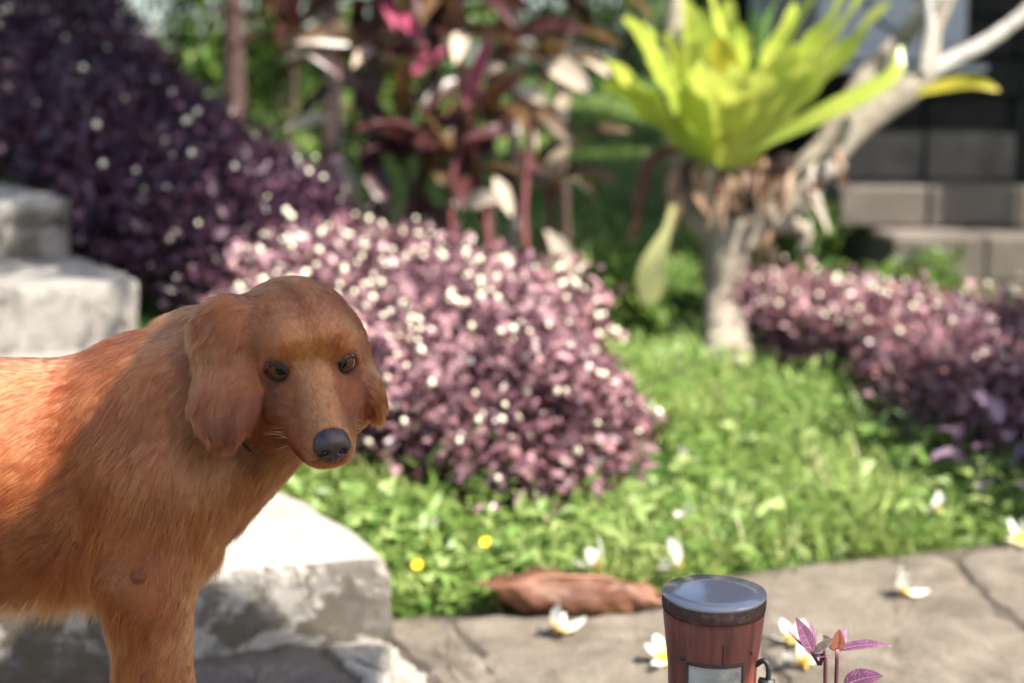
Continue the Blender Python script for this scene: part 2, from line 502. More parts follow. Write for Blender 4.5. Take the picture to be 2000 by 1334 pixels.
def step_block(corner, left, back, W, D, z0, z1, mat, parent, seed, rb=0.026, amp=0.16):
    """Rounded, worn block: corner = front right top, left/back = plan directions."""
    bm = bmesh.new()
    c = np.array(corner); l = np.array(left); b = np.array(back)
    nx, ny, nz = max(6, int(W / 0.035)), max(5, int(D / 0.035)), max(4, int((z1 - z0) / 0.025))
    r = np.random.default_rng(seed)
    K = r.normal(size=(8, 3)) * 28; ph = r.random(8) * 6.3; A = 1 / np.linalg.norm(K, axis=1)
    def P(u, v, w):
        x, y, z = u * W, v * D, z0 + (z1 - z0) * w
        q = np.array([x, y, z]); lo = np.array([rb, rb, z0 - .2]); hi = np.array([W - rb, D - rb, z1 - rb])
        inn = np.clip(q, lo, hi); d = q - inn; L = np.linalg.norm(d)
        if L > rb: q = inn + d / L * rb
        n = np.sin(K @ q + ph) @ A * amp
        e = q - np.array([W / 2, D / 2, z0]); q = q + nrm(e) * n * (1 if w > 0.02 else 0.3)
        xy = c + l * q[0] + b * q[1]
        return (xy[0], xy[1], q[2])
    cache = {}
    def vert(i, j, k):
        if (i, j, k) not in cache: cache[(i, j, k)] = bm.verts.new(P(i / nx, j / ny, k / nz))
        return cache[(i, j, k)]
    for i in range(nx):
        for j in range(ny): bm.faces.new([vert(i, j, nz), vert(i + 1, j, nz), vert(i + 1, j + 1, nz), vert(i, j + 1, nz)])
    for i in range(nx):
        for k in range(nz):
            bm.faces.new([vert(i, 0, k), vert(i + 1, 0, k), vert(i + 1, 0, k + 1), vert(i, 0, k + 1)])
            bm.faces.new([vert(i, ny, k), vert(i, ny, k + 1), vert(i + 1, ny, k + 1), vert(i + 1, ny, k)])
    for j in range(ny):
        for k in range(nz):
            bm.faces.new([vert(0, j, k), vert(0, j, k + 1), vert(0, j + 1, k + 1), vert(0, j + 1, k)])
            bm.faces.new([vert(nx, j, k), vert(nx, j + 1, k), vert(nx, j + 1, k + 1), vert(nx, j, k + 1)])
    bmesh.ops.recalc_face_normals(bm, faces=bm.faces)
    me = bpy.data.meshes.new('step'); bm.to_mesh(me); bm.free()
    me.polygons.foreach_set('use_smooth', [True] * len(me.polygons)); me.materials.append(mat)
    return obj('step', me, parent)

stairs = empty('stone_staircase', (0, 0, 0))
tag(stairs, 'weathered pale stone garden steps rising behind the dog', 'stairs')
st_l = [(-0.955, -0.297), (-0.90, -0.43), (-0.86, -0.51), (-0.86, -0.51), (-0.86, -0.51), (-0.86, -0.51)]
st_c = [(-0.222, 2.360), (-0.580, 2.93), (-0.918, 3.50), (-1.225, 3.95), (-1.74, 4.45), (-2.10, 4.95)]
st_z = [0.0, 0.15, 0.32, 0.48, 0.65, 0.82, 0.99]
for i in range(6):
    step_block(st_c[i], st_l[i], (-0.51, 0.86), 1.7, 0.72, st_z[i] - 0.06 if i else -0.05, st_z[i + 1], MAT_STEP[0 if i < 1 else 1], stairs, 30 + i, 0.022 if i < 1 else 0.014, 0.16 if i < 1 else 0.07)
print('setting', time.time() - T0)
# ================================================================== planting
def leaves_mesh(name, P, D, N, L, W, mat, fold=0.25, droop=0.15):
    """Many small folded leaves in one mesh: root P, direction D, face normal N, length L, width W."""
    P = np.asarray(P, float); n = len(P); D = nrm(D)
    S = nrm(np.cross(D, N)); N = np.cross(S, D)
    L = np.broadcast_to(np.asarray(L, float), (n,))[:, None]; W = np.broadcast_to(np.asarray(W, float), (n,))[:, None]
    m = P + D * L * 0.45
    tip = P + D * L - N * L * droop
    V = np.stack([P, m + S * W * .5 + N * W * fold * .5, tip, m - S * W * .5 + N * W * fold * .5, m - N * W * 0.05], 1).reshape(-1, 3)
    b = np.arange(n)[:, None, None] * 5
    F = (np.array([[0, 4, 1], [1, 4, 2], [0, 3, 4], [4, 3, 2]])[None] + b).reshape(-1, 3)
    return quads_mesh(name, V, F, mat, True, 3)

def blades_mesh(name, P, D, L, W, bend, mat, segs=3):
    """Grass blades: tapering strips that arch over."""
    P = np.asarray(P, float); n = len(P); D = nrm(D)
    hor = D.copy(); hor[:, 2] = 0; hor = nrm(hor + 1e-6); S = nrm(np.cross(D, np.array([0, 0, 1.0])) + 1e-6)
    pts = []; pos = P.copy(); d = D.copy()
    L = np.broadcast_to(np.asarray(L, float), (n,))[:, None]; W = np.broadcast_to(np.asarray(W, float), (n,))[:, None]; bend = np.broadcast_to(np.asarray(bend, float), (n,))[:, None]
    for k in range(segs + 1):
        w = W * (1 - (k / segs) ** 1.6) * .5 + W * 0.04
        pts.append(pos - S * w); pts.append(pos + S * w)
        d = nrm(d + (hor * 0.6 - np.array([0, 0, 1.0]) * 0.55) * bend / segs)
        pos = pos + d * L / segs
    V = np.stack(pts, 1).reshape(-1, 3); m = 2 * (segs + 1)
    q = np.array([[2 * k, 2 * k + 1, 2 * k + 3, 2 * k + 2] for k in range(segs)])
    F = (q[None] + (np.arange(n) * m)[:, None, None]).reshape(-1, 4)
    return quads_mesh(name, V, F, mat)

def rand_dir(n, up=0.3, r=rng):
    v = r.normal(size=(n, 3)); v[:, 2] = v[:, 2] * 0.6 + up
    return nrm(v)

def strap(base, d, L, W, droop=0.4, up=(0, 0, 1), segs=8, prof=None, fold=0.18, wave=0.0, twist=0.0, seed=0):
    """One long leaf with midrib fold, droop, wavy margin and twist -> V, F in world coordinates."""
    rr = random.Random(seed); base = np.asarray(base, float); d = nrm(d); up = np.asarray(up, float)
    V, F = [], []; pos = base.copy(); ph = rr.uniform(0, 6.3)
    for k in range(segs + 1):
        t = k / segs
        w = W * (prof(t) if prof else math.sin(math.pi * min(1, 0.06 + t * 0.94)) ** 0.7)
        sd = nrm(np.cross(d, up)); nn = np.cross(sd, d)
        a = twist * t; sd, nn = sd * math.cos(a) + nn * math.sin(a), nn * math.cos(a) - sd * math.sin(a)
        e = wave * math.sin(t * 22 + ph); e2 = wave * math.sin(t * 19 + ph * 2)
        V += [pos - sd * w * .5 + nn * (fold * w + e), pos + nn * 0.0, pos + sd * w * .5 + nn * (fold * w + e2)]
        d = nrm(d - np.array([0, 0, 1.0]) * droop / segs)
        pos = pos + d * L / segs
    for k in range(segs):
        for c in (0, 1):
            F.append((k * 3 + c, k * 3 + c + 1, k * 3 + c + 4, k * 3 + c + 3))
    return V, F

# --- materials
MAT_PURPLE_LIT = leaf_mat('purple_hedge_leaf_lit', [(0.05, (0.045, 0.013, 0.022)), (0.32, (0.165, 0.070, 0.092)), (0.62, (0.42, 0.255, 0.285)), (0.97, (0.56, 0.245, 0.245))], 0.32, 0.36, 0.6, None, 9)  # sunlit copy of the hedge leaf, brightened in its colour
MAT_PURPLE_SHADED = leaf_mat('purple_hedge_leaf_shaded', [(0.05, (0.018, 0.007, 0.014)), (0.5, (0.052, 0.019, 0.040)), (0.97, (0.12, 0.048, 0.085))], 0.36, 0.22, 0.5, None, 9)  # same leaf darkened in colour for the hedge in shade
MAT_TWIG = plain('dark_twig', (0.045, 0.022, 0.022), 0.8, 0.2, 0.3)
MAT_FLOWERHEAD = plain('cream_flower_head', (0.86, 0.81, 0.62), 0.7, 0.2, 0.08, 200)
MAT_GRASS = leaf_mat('grass_blade', [(0.05, (0.060, 0.125, 0.022)), (0.45, (0.190, 0.290, 0.060)), (0.8, (0.36, 0.41, 0.14)), (1.0, (0.52, 0.46, 0.26))], 0.5, 0.40, 0.4, None, 14)
MAT_WEED = leaf_mat('ground_cover_leaf', [(0.05, (0.055, 0.120, 0.020)), (0.5, (0.190, 0.310, 0.070)), (0.95, (0.40, 0.47, 0.17))], 0.42, 0.42, 0.4, None, 12)
MAT_GREEN = leaf_mat('shrub_leaf', [(0.05, (0.022, 0.055, 0.010)), (0.5, (0.080, 0.160, 0.025)), (0.95, (0.22, 0.31, 0.06))], 0.4, 0.35, 0.45, None, 6)
MAT_GREEN_DARK = leaf_mat('dark_shrub_leaf', [(0.05, (0.015, 0.034, 0.009)), (0.5, (0.048, 0.095, 0.018)), (0.95, (0.13, 0.19, 0.045))], 0.4, 0.30, 0.45, None, 6)

def flower_head_mesh(r=0.007, seed=1):
    rr = np.random.default_rng(seed); V, F = [], []
    nl, nw = 6, 9
    for i in range(nl + 1):
        a = math.pi * i / nl
        for j in range(nw):
            b = 2 * math.pi * j / nw
            q = r * (1 + rr.uniform(-.16, .16)) * np.array([math.sin(a) * math.cos(b), math.sin(a) * math.sin(b), 1.12 * math.cos(a)])
            V.append(q)
    F = [(i * nw + j, (i + 1) * nw + j, (i + 1) * nw + (j + 1) % nw, i * nw + (j + 1) % nw) for i in range(nl) for j in range(nw)]
    s = tube([(0, 0.002, -0.060), (0.001, 0, -0.020), (0, 0, -r)], [0.0009] * 3, 5)
    n0 = len(F); V2, F2 = merge((V, F), s)
    me = mesh_data('flower_head', V2, F2, [MAT_FLOWERHEAD, MAT_TWIG])
    me.polygons.foreach_set('material_index', [0] * n0 + [1] * (len(F2) - n0))
    return me
FLOWER_ME = [flower_head_mesh(0.0073, k) for k in range(4)]

def hedge(name, label, spine, n_leaf, mat, leaf=(0.030, 0.019), flowers=260, fl_w=None, seed=1, core=True, up_bias=0.35, extra=0):
    """spine: list of (x, y, half width, height). Foliage fills a rounded hump along it."""
    r = np.random.default_rng(seed); sp = np.array(spine, float)
    t0 = empty(name, (sp[0, 0], sp[0, 1], float(hgt(sp[0, 0], sp[0, 1]))))
    tag(t0, label, 'hedge', 'purple-leaved garden hedges'); o0 = np.array(t0.location)
    S = spline(sp, 60)
    seg = np.linalg.norm(np.diff(S[:, :2], axis=0), axis=1); wts = np.append(seg, seg[-1]) * (S[:, 2] + S[:, 3])
    def sample(n, lo, hi, amin=0.0, amax=math.pi):
        k = r.choice(60, n, p=wts / wts.sum()); s = S[k]
        tan = nrm(np.gradient(S[:, :2], axis=0))[k]
        jit = r.normal(size=n) * 0.03
        sx, sy = s[:, 0] + tan[:, 0] * jit, s[:, 1] + tan[:, 1] * jit
        a = r.uniform(amin, amax, n); q = r.uniform(lo, hi, n)
        ca = np.sign(np.cos(a)) * np.abs(np.cos(a)) ** 0.6; sa = np.abs(np.sin(a)) ** 0.55
        lump = 1 + 0.13 * np.sin(sx * 13 + sy * 9 + a * 2) + 0.11 * np.sin(sx * 29 - sy * 23 + a * 5) + r.normal(size=n) * 0.05
        ex = np.where(k < 4, 0, np.where(k > 55, 0, 0))
        off = s[:, 2] * ca * q * lump
        x = sx + tan[:, 1] * off; y = sy - tan[:, 0] * off
        gz = hgt(x, y)
        z = gz + np.maximum(s[:, 3] * sa * q * lump, 0.0) + 0.01
        out = np.stack([tan[:, 1] * ca, -tan[:, 0] * ca, sa * 0.8], -1)
        return np.stack([x, y, z], -1), nrm(out), k
    # ends: rounded by tapering the spine itself
    P, O, k = sample(n_leaf, 0.80, 1.04)
    P2, O2, k2 = sample(n_leaf // 3, 0.45, 0.85)
    P3, O3, k3 = sample(n_leaf // 9, 1.02, 1.24)
    P = np.vstack([P, P2, P3]); O = np.vstack([O, O2, O3])
    D = nrm(O * 0.6 + r.normal(size=P.shape) * 0.55 + np.array([0, 0, 0.05])); N = nrm(O * 0.5 + np.array([0, 0, up_bias + .4]) + r.normal(size=P.shape) * 0.5)
    Ls = leaf[0] * np.clip(r.normal(1, .25, len(P)), .5, 1.7); Ws = leaf[1] * np.clip(r.normal(1, .2, len(P)), .5, 1.5)
    fo = obj('foliage', leaves_mesh('hedge_foliage', P - o0, D, N, Ls, Ws, mat), t0); fo['kind'] = 'stuff'
    # stems inside
    sv = []
    for i in range(70):
        q = S[r.integers(0, 60)]; x, y = q[0] + r.uniform(-.6, .6) * q[2], q[1] + r.uniform(-.6, .6) * q[2]
        z = float(hgt(x, y)); h = q[3] * r.uniform(.55, .9)
        sv.append(tube([np.array([x, y, z - .02]) - o0, np.array([x + r.normal() * .03, y + r.normal() * .03, z + h * .5]) - o0, np.array([x + r.normal() * .06, y + r.normal() * .06, z + h]) - o0], [.005, .004, .002], 5))
    st = obj('stems', mesh_data('hedge_stems', *merge(*sv), MAT_TWIG), t0); st['kind'] = 'stuff'
    # flower heads
    if flowers:
        FP, FO, fk = sample(flowers * 3, 1.02, 1.12, 0.10 * math.pi, 0.90 * math.pi)
        pr = (0.15 + np.clip(FO[:, 2], 0, 1) ** 1.5) * (fl_w(fk / 59.0) if fl_w else 1.0)
        sel = r.choice(len(FP), flowers, replace=False, p=pr / pr.sum())
        for i in sel:
            o = obj('flower', FLOWER_ME[i % 4], t0, FP[i] - o0 + np.array([0, 0, r.uniform(0, .020) + (r.random() < .25) * r.uniform(.01, .05)]))
            tl = nrm(FO[i] + np.array([0, 0, 1.2]) + r.normal(size=3) * .25)
            o.rotation_euler = Vector(tl).to_track_quat('Z', 'Y').to_euler()
            sc = r.uniform(.6, 1.35); o.scale = (sc, sc, sc)
        if extra:
            EP, EO, ek = sample(extra, 1.00, 1.10, 0.05 * math.pi, 0.95 * math.pi); me0 = FLOWER_ME[0]
            v0 = np.array([v.co[:] for v in me0.vertices]); nf = 54; f0 = np.array([p.vertices[:] for p in me0.polygons][:nf])
            v0 = v0[:63]; VV = (v0[None] * r.uniform(.7, 1.1, (extra, 1, 1)) + (EP - o0)[:, None]).reshape(-1, 3)
            FF = (f0[None] + (np.arange(extra) * 63)[:, None, None]).reshape(-1, 4)
            fo2 = obj('flower_mass', quads_mesh('flower_mass', VV, FF, MAT_FLOWERHEAD), t0); fo2['kind'] = 'stuff'
    return t0

h1 = hedge('flowering_hedge', 'sunlit mauve hedge thick with cream flower heads beside the dog head',
      [(-0.60, 4.10, .08, .15), (-0.52, 3.90, .28, .22), (-0.25, 3.54, .47, .24), (-0.03, 3.33, .43, .265), (0.12, 3.31, .31, .265), (0.22, 3.34, .13, .20)],
      17000, MAT_PURPLE_LIT, (0.037, 0.024), 300, None, 3, extra=640)
h2 = hedge('purple_hedge', 'purple hedge in shade, leaf colour darkened for it, climbing the slope along the steps',
      [(-0.66, 3.72, .08, .15), (-0.82, 4.02, .30, .30), (-1.14, 4.70, .38, .32), (-1.58, 5.45, .42, .34), (-2.05, 6.25, .44, .38), (-2.45, 6.95, .30, .40)],
      22000, MAT_PURPLE_SHADED, (0.040, 0.024), 110, None, 5)
h3 = hedge('trailing_purple_hedge', 'purple flowering hedge right of the tree trunk, curving to the picture edge',
      [(0.86, 5.00, .08, .16), (0.98, 4.86, .24, .235), (1.26, 4.42, .30, .24), (1.38, 3.95, .32, .26), (1.40, 3.60, .31, .27), (1.44, 3.26, .22, .22)],
      17000, MAT_PURPLE_LIT, (0.040, 0.024), 210, lambda t: 0.25 + (t < .6), 8, extra=120)

H1_SPINE_FINE = spline([(-0.60, 4.10, .08, .15), (-0.52, 3.90, .28, .22), (-0.25, 3.54, .47, .24), (-0.03, 3.33, .43, .265), (0.12, 3.31, .31, .265), (0.22, 3.34, .13, .20)], 24)
# ------------------------------------------------------------------ grass and ground cover (uncountable)
def hedge_clear(x, y):
    """distance test: not under hedges, stairs or path"""
    ok = y > np.interp(x, pe[:, 0], pe[:, 1]) + 0.005
    rx, ry = x + 0.222, y - 2.36
    a = rx * ST_D[0] + ry * ST_D[1]; l = rx * ST_R[0] + ry * ST_R[1]
    ok &= ~((l < 0.02) & (a > -0.1))
    for (cx, cy, w, _h) in H1_SPINE_FINE:
        ok &= (x - cx) ** 2 + (y - cy) ** 2 > (w * .97) ** 2
    return ok

def scatter_grass(name, label, n, x0, x1, y0, y1, L, W, mat, seed, bend=0.9, dens=None):
    r = np.random.default_rng(seed)
    x = r.uniform(x0, x1, n * 2); y = y0 + (y1 - y0) * r.random(n * 2) ** 1.25
    vis = np.abs(x) < 0.42 * y + 0.25
    ok = hedge_clear(x, y) & vis
    if dens is not None: ok &= r.random(n * 2) < dens(x, y)
    x, y = x[ok][:n], y[ok][:n]; m = len(x)
    clump = 0.55 + 0.9 * np.clip(np.sin(x * 9.3 + 1.7 * np.sin(y * 7)) * np.sin(y * 8.1 + x * 3) * .5 + .5, 0, 1)
    P = np.stack([x, y, hgt(x, y) - 0.004], -1)
    D = r.normal(size=(m, 3)) * 0.42; D[:, 2] = 1.0
    o = obj(name, blades_mesh(name, P, D, L * clump * np.clip(r.normal(1, .3, m), .4, 2.0), W * np.clip(r.normal(1, .25, m), .5, 1.8), bend * r.uniform(.3, 1.6, m), mat))
    tag(o, label, 'grass', kind='stuff')
    return o
scatter_grass('grass', 'bright green grass along the edge of the path', 42000, -0.7, 2.0, 2.42, 5.2, 0.085, 0.0065, MAT_GRASS, 2, dens=lambda x, y: 0.35 + 0.65 * (np.sin(x * 7.3 + 1.9 * np.sin(y * 3.1)) * np.sin(y * 6.7 + x * 2.2) > -0.15))
scatter_grass('lawn_grass', 'mown lawn rising behind the planting', 45000, -4.5, 4.5, 5.0, 12.0, 0.060, 0.009, MAT_GRASS, 3)

r = np.random.default_rng(21)
n = 17000
x = r.uniform(-0.7, 2.0, n * 2); y = 2.44 + 2.6 * r.random(n * 2) ** 1.3
ok = hedge_clear(x, y) & (np.abs(x) < .4 * y + .2)
ok &= r.random(n * 2) < 0.25 + 0.75 * (np.sin(x * 6 + 2) * np.sin(y * 5.2) > -0.1)
x, y = x[ok][:n], y[ok][:n]; m = len(x)
mound = 0.045 + 0.075 * np.clip(np.sin(x * 6.7 + .8 * np.sin(y * 5)) * np.sin(y * 6.1 + 1.3) + .25, 0, 1) + 0.04 * np.exp(-(((x - .62) / .38) ** 2 + ((y - 4.0) / .42) ** 2))
mound = mound * smooth(y - np.interp(x, pe[:, 0], pe[:, 1]), -0.06, 0.22)
P = np.stack([x, y, hgt(x, y) + mound * r.random(m) ** .6], -1)
D = r.normal(size=(m, 3)); D[:, 2] = D[:, 2] * .35 + .25
N = r.normal(size=(m, 3)) * .45; N[:, 2] += 1.0
gc = obj('ground_cover', leaves_mesh('ground_cover', P, D, N, 0.034 * np.clip(r.normal(1, .35, m), .4, 2), 0.018 * np.clip(r.normal(1, .25, m), .4, 2), MAT_WEED, 0.3, 0.2))

n = 1700
x = r.uniform(-0.6, 1.9, n * 2); y = 2.5 + 2.4 * r.random(n * 2) ** 1.2
ok = hedge_clear(x, y - .05) & (np.abs(x) < .4 * y + .2); x, y = x[ok][:n], y[ok][:n]; m = len(x)
P = np.stack([x, y, hgt(x, y) + r.uniform(.03, .10, m)], -1); D = r.normal(size=(m, 3)); D[:, 2] = D[:, 2] * .3 + .35; N = r.normal(size=(m, 3)) * .6; N[:, 2] += .8
bw = obj('broad_weeds', leaves_mesh('broad_weeds', P, D, N, 0.062 * np.clip(r.normal(1, .3, m), .5, 2), 0.020 * np.clip(r.normal(1, .3, m), .5, 2), MAT_WEED, 0.25, 0.3))
tag(bw, 'scattered broad pale weed leaves standing in the grass', 'weeds', kind='stuff')
tag(gc, 'low leafy green weeds between the path and the hedges', 'ground cover', kind='stuff')

# arching tufts of longer grass blades (each a plant of its own)
def tuft(name, label, x, y, n, L, W, mat, seed, spread=0.75, bend=1.1, group=None, cat='grass tuft'):
    rr = random.Random(seed); t0 = empty(name, (x, y, float(hgt(x, y)) - 0.01)); tag(t0, label, cat, group)
    for k in range(n):
        a = 2 * math.pi * (k + rr.random() * .8) / n; e = rr.uniform(.25, 1) * spread
        V, F = strap((0.012 * math.cos(a), 0.012 * math.sin(a), 0), (math.cos(a) * e, math.sin(a) * e, 1.0), L * rr.uniform(.6, 1.2), W * rr.uniform(.7, 1.2), bend * rr.uniform(.5, 1.5), (math.cos(a), math.sin(a), .3), 7,
                     lambda t: (1 - t ** 2.2) * (0.6 + .4 * min(1, t * 5)), 0.22, 0, rr.uniform(-.5, .5), seed * 50 + k)
        obj('blade', mesh_data('blade', V, F, mat), t0)
    return t0
MAT_STRAP = leaf_mat('strap_leaf', [(0.1, (0.06, 0.13, 0.025)), (0.55, (0.15, 0.26, 0.06)), (0.95, (0.30, 0.36, 0.14))], 0.4, 0.35, 0.5, None, 6)
TG = 'arching grass tufts'
gp = lambda px, py, z=0.0: on(px, py, z)[:2]
for k, (px, py, n_, L_, lab) in enumerate([
        (1010, 1010, 12, .17, 'arching grass tuft at the foot of the flowering hedge, right of centre'),
        (840, 1005, 9, .13, 'small grass tuft at the foot of the hedge behind the dog nose'),
        (1150, 985, 9, .15, 'grass tuft below the right end of the sunlit flowering hedge'),
        (1385, 768, 18, .20, 'pale spiky grass tuft at the base of the tree trunk'),
        (1450, 772, 18, .20, 'spreading grass tuft just right of the tree trunk base'),
        (1700, 800, 14, .30, 'strap-leaved tuft in front of the right-hand purple hedge, left one'),
        (1830, 870, 14, .30, 'strap-leaved tuft before the right-hand purple hedge, in deep shade'),
        (1600, 905, 9, .18, 'short grass tuft on the weedy bank left of the strap-leaved tufts'),
        (1960, 960, 10, .20, 'grass tuft at the right picture edge above the path'),
        (1560, 735, 12, .26, 'dark strap-leaved tuft close right of the tree trunk, under the hedge'),
        (1640, 765, 12, .28, 'dark strap-leaved tuft second from the trunk along the right-hand hedge'),
        (1770, 830, 13, .30, 'dark strap-leaved tuft midway along the right-hand hedge'),
        (1880, 920, 12, .26, 'dark strap-leaved tuft where the right-hand hedge nears the path'),
        (1720, 900, 10, .20, 'shorter shaded tuft standing out from the right-hand hedge'),
        (1560, 840, 9, .18, 'thin tuft on the bank left of the shaded strap leaves'),
        (1240, 850, 9, .16, 'grass tuft beside the right end of the flowering hedge, near the yellow bloom')]):
    x_, y_ = gp(px, py); tuft('grass_tuft', lab, x_, y_, n_, L_, .011 if py > 830 else .017, MAT_STRAP, 60 + k, group=TG)
# broad-leaved purple plant at the right edge
MAT_LAV = leaf_mat('lavender_broad_leaf', [(0.05, (0.10, 0.050, 0.085)), (0.5, (0.24, 0.15, 0.22)), (0.95, (0.40, 0.29, 0.38))], 0.3, 0.3, 0.6, None, 8)
bx_, by_ = gp(1965, 985); bl0 = empty('broad_leaf_plant', (bx_, by_, float(hgt(bx_, by_)) - .01)); tag(bl0, 'plant with broad lavender leaves at the right edge, nearest the path', 'plant')
for k in range(22):
    rr_ = random.Random(700 + k); a = k * 2.4; e = rr_.uniform(.3, 1.0)
    V, F = strap((.07 * math.cos(a) * e * 2, .07 * math.sin(a) * e * 2, rr_.uniform(.06, .24)), (math.cos(a) * e, math.sin(a) * e - .2, .5), rr_.uniform(.06, .085), rr_.uniform(.034, .046), .9, (0, 0, 1), 6, None, .2, 0, rr_.uniform(-.4, .4), k)
    obj('leaf', mesh_data('broad_leaf', V, F, MAT_LAV), bl0)
V, F = merge(*[tube([(.01 * c, .01 * k, 0), (.03 * c, .03 * k - .02, .12), (.06 * c, .05 * k, .22)], [.004, .003, .002], 5) for c in (-1, 1) for k in (-1, 1)])
obj('stems', mesh_data('broad_leaf_stems', V, F, MAT_TWIG), bl0)['kind'] = 'stuff'
print('plants', time.time() - T0)
# ================================================================== frangipani with bird's-nest fern
def bark_mat(name, c0, c1, scale=14):
    s = NT(name); p = s.pos()
    a = s.noise(scale, 6, 0.65, p, 0.5); b = s.noise(scale * 5, 4, 0.6, p)
    col = s.mix(0.4, s.ramp(a, [(0.3, c0), (0.7, c1)]), s.ramp(b, [(0.35, c0), (0.65, c1)]))
    s.bsdf(col, 0.85, s.bump(s.math('ADD', a, s.math('MULTIPLY', b, .5)), 0.9, 0.02), 0.25)
    return s.m
MAT_BARK = bark_mat('frangipani_bark', (0.15, 0.125, 0.095), (0.42, 0.37, 0.30))
MAT_BARK_PALE = bark_mat('pale_branch_bark', (0.28, 0.255, 0.23), (0.52, 0.485, 0.45))
TT = 4.85
trunk_base = on(1420, 738, float(hgt(0.74, 4.8)))
tree = empty('frangipani_tree', (float(trunk_base[0]), float(trunk_base[1]), float(hgt(trunk_base[0], trunk_base[1]))))
tag(tree, 'gnarled pale-barked tree forking low, with a fern growing in its fork', 'tree'); TO = np.array(tree.location)
def limb(name, marks, radii, mat, n=22, parent=tree, org=TO, kn=0.06, seed=0, seg=12):
    p = spline([at(*m) for m in marks], n); rr = np.interp(np.linspace(0, 1, n), np.linspace(0, 1, len(radii)), radii)
    rn = np.random.default_rng(seed); rr = rr * (1 + kn * np.sin(np.linspace(0, 19, n) + rn.random() * 6) + kn * rn.normal(size=n) * .5)
    V, F = tube(p - org, rr, seg)
    return obj(name, mesh_data(name, V, F, mat), parent)
tb = list(trunk_base - TO)
p = spline([TO + np.array([0.0, 0, -.06]), TO + np.array([0.0, 0, .05]), at(1418, 600, TT), at(1415, 500, TT), at(1430, 430, TT)], 22)
rr = np.interp(np.linspace(0, 1, 22), [0, .1, .3, .7, 1], [.130, .100, .080, .074, .092])
V, F = tube(p - TO, rr, 16); obj('trunk', mesh_data('trunk', V, F, MAT_BARK), tree)
limb('branch', [(1420, 480, TT), (1500, 425, TT), (1565, 355, TT), (1640, 275, TT), (1720, 212, TT), (1800, 150, TT), (1822, 60, TT), (1860, -40, TT), (1900, -300, TT + .1)], [.075, .072, .070, .060, .052, .046, .030, .024, .018], MAT_BARK, 26, seed=1)
limb('branch', [(1410, 470, TT), (1360, 420, TT), (1330, 340, TT + .05), (1318, 200, TT + .1), (1315, 80, TT + .1), (1318, -60, TT + .1), (1290, -360, TT + .2)], [.062, .055, .046, .040, .034, .030, .022], MAT_BARK, 22, seed=2)
limb('branch', [(1590, 330, TT + .05), (1640, 235, TT + .08), (1700, 140, TT + .1), (1765, 70, TT + .1), (1830, -40, TT + .1), (1930, -260, TT + .2)], [.050, .044, .038, .034, .026, .018], MAT_BARK, 20, seed=3)
limb('branch', [(1800, 152, TT), (1850, 122, TT), (1910, 92, TT), (1965, 55, TT), (2020, 5, TT), (2160, -160, TT)], [.034, .031, .028, .025, .022, .016], MAT_BARK_PALE, 16, kn=.03, seed=4)
limb('branch', [(1765, 75, TT + .1), (1790, 40, TT + .05), (1830, 0, TT), (1870, -60, TT), (1980, -220, TT)], [.034, .030, .030, .026, .018], MAT_BARK_PALE, 12, kn=.05, seed=5)
limb('branch', [(1798, 150, TT - .03), (1808, 95, TT - .04), (1815, 40, TT - .04), (1800, -40, TT - .04)], [.024, .020, .019, .017], MAT_BARK_PALE, 12, kn=.05, seed=6)
# swollen lower fork, hanging dead side root
limb('dead_stub', [(1500, 430, TT - .04), (1545, 440, TT - .05), (1575, 460, TT - .05), (1560, 490, TT - .05)], [.05, .035, .025, .012], MAT_BARK, 10, kn=.15, seed=7)
limb('dead_stub', [(1590, 350, TT - .05), (1620, 335, TT - .06), (1645, 318, TT - .06)], [.03, .028, .018], MAT_BARK_PALE, 8, kn=.12, seed=8)

# fern
MAT_FROND = leaf_mat('fern_frond', [(0.05, (0.20, 0.32, 0.045)), (0.45, (0.44, 0.53, 0.085)), (0.95, (0.74, 0.72, 0.17))], 0.24, 0.46, 0.5, None, 5)
MAT_FROND_GREEN = leaf_mat('fern_frond_green', [(0.05, (0.07, 0.16, 0.045)), (0.6, (0.14, 0.26, 0.085)), (0.95, (0.24, 0.34, 0.12))], 0.35, 0.40, 0.5, None, 5)
MAT_FROND_YELLOW = leaf_mat('fern_frond_yellowing', [(0.05, (0.40, 0.36, 0.03)), (0.6, (0.55, 0.48, 0.05)), (0.95, (0.62, 0.52, 0.12))], 0.4, 0.4, 0.4, None, 5)
MAT_DRY = leaf_mat('dry_leaf', [(0.05, (0.09, 0.045, 0.022)), (0.5, (0.24, 0.15, 0.090)), (0.95, (0.48, 0.38, 0.28))], 0.7, 0.2, 0.25, None, 7)
MAT_BROWNLEAF = leaf_mat('brown_hanging_leaf', [(0.05, (0.035, 0.015, 0.009)), (0.6, (0.085, 0.036, 0.020)), (0.95, (0.15, 0.07, 0.04))], 0.65, 0.2, 0.3, None, 7)
MAT_PALELEAF = leaf_mat('pale_old_frond', [(0.05, (0.34, 0.36, 0.13)), (0.6, (0.46, 0.46, 0.20)), (0.95, (0.58, 0.54, 0.28))], 0.5, 0.4, 0.3, None, 5)
MAT_TI_DRY = leaf_mat('bleached_dry_bits', [(0.05, (0.36, 0.30, 0.25)), (0.6, (0.50, 0.44, 0.37)), (0.95, (0.60, 0.54, 0.46))], 0.7, 0.2, 0.2, None, 7)
FC = at(1420, 318, TT - .10)
fern = empty('birds_nest_fern', FC); tag(fern, 'bright yellow-green fern rosette perched in the fork of the pale tree', 'fern')
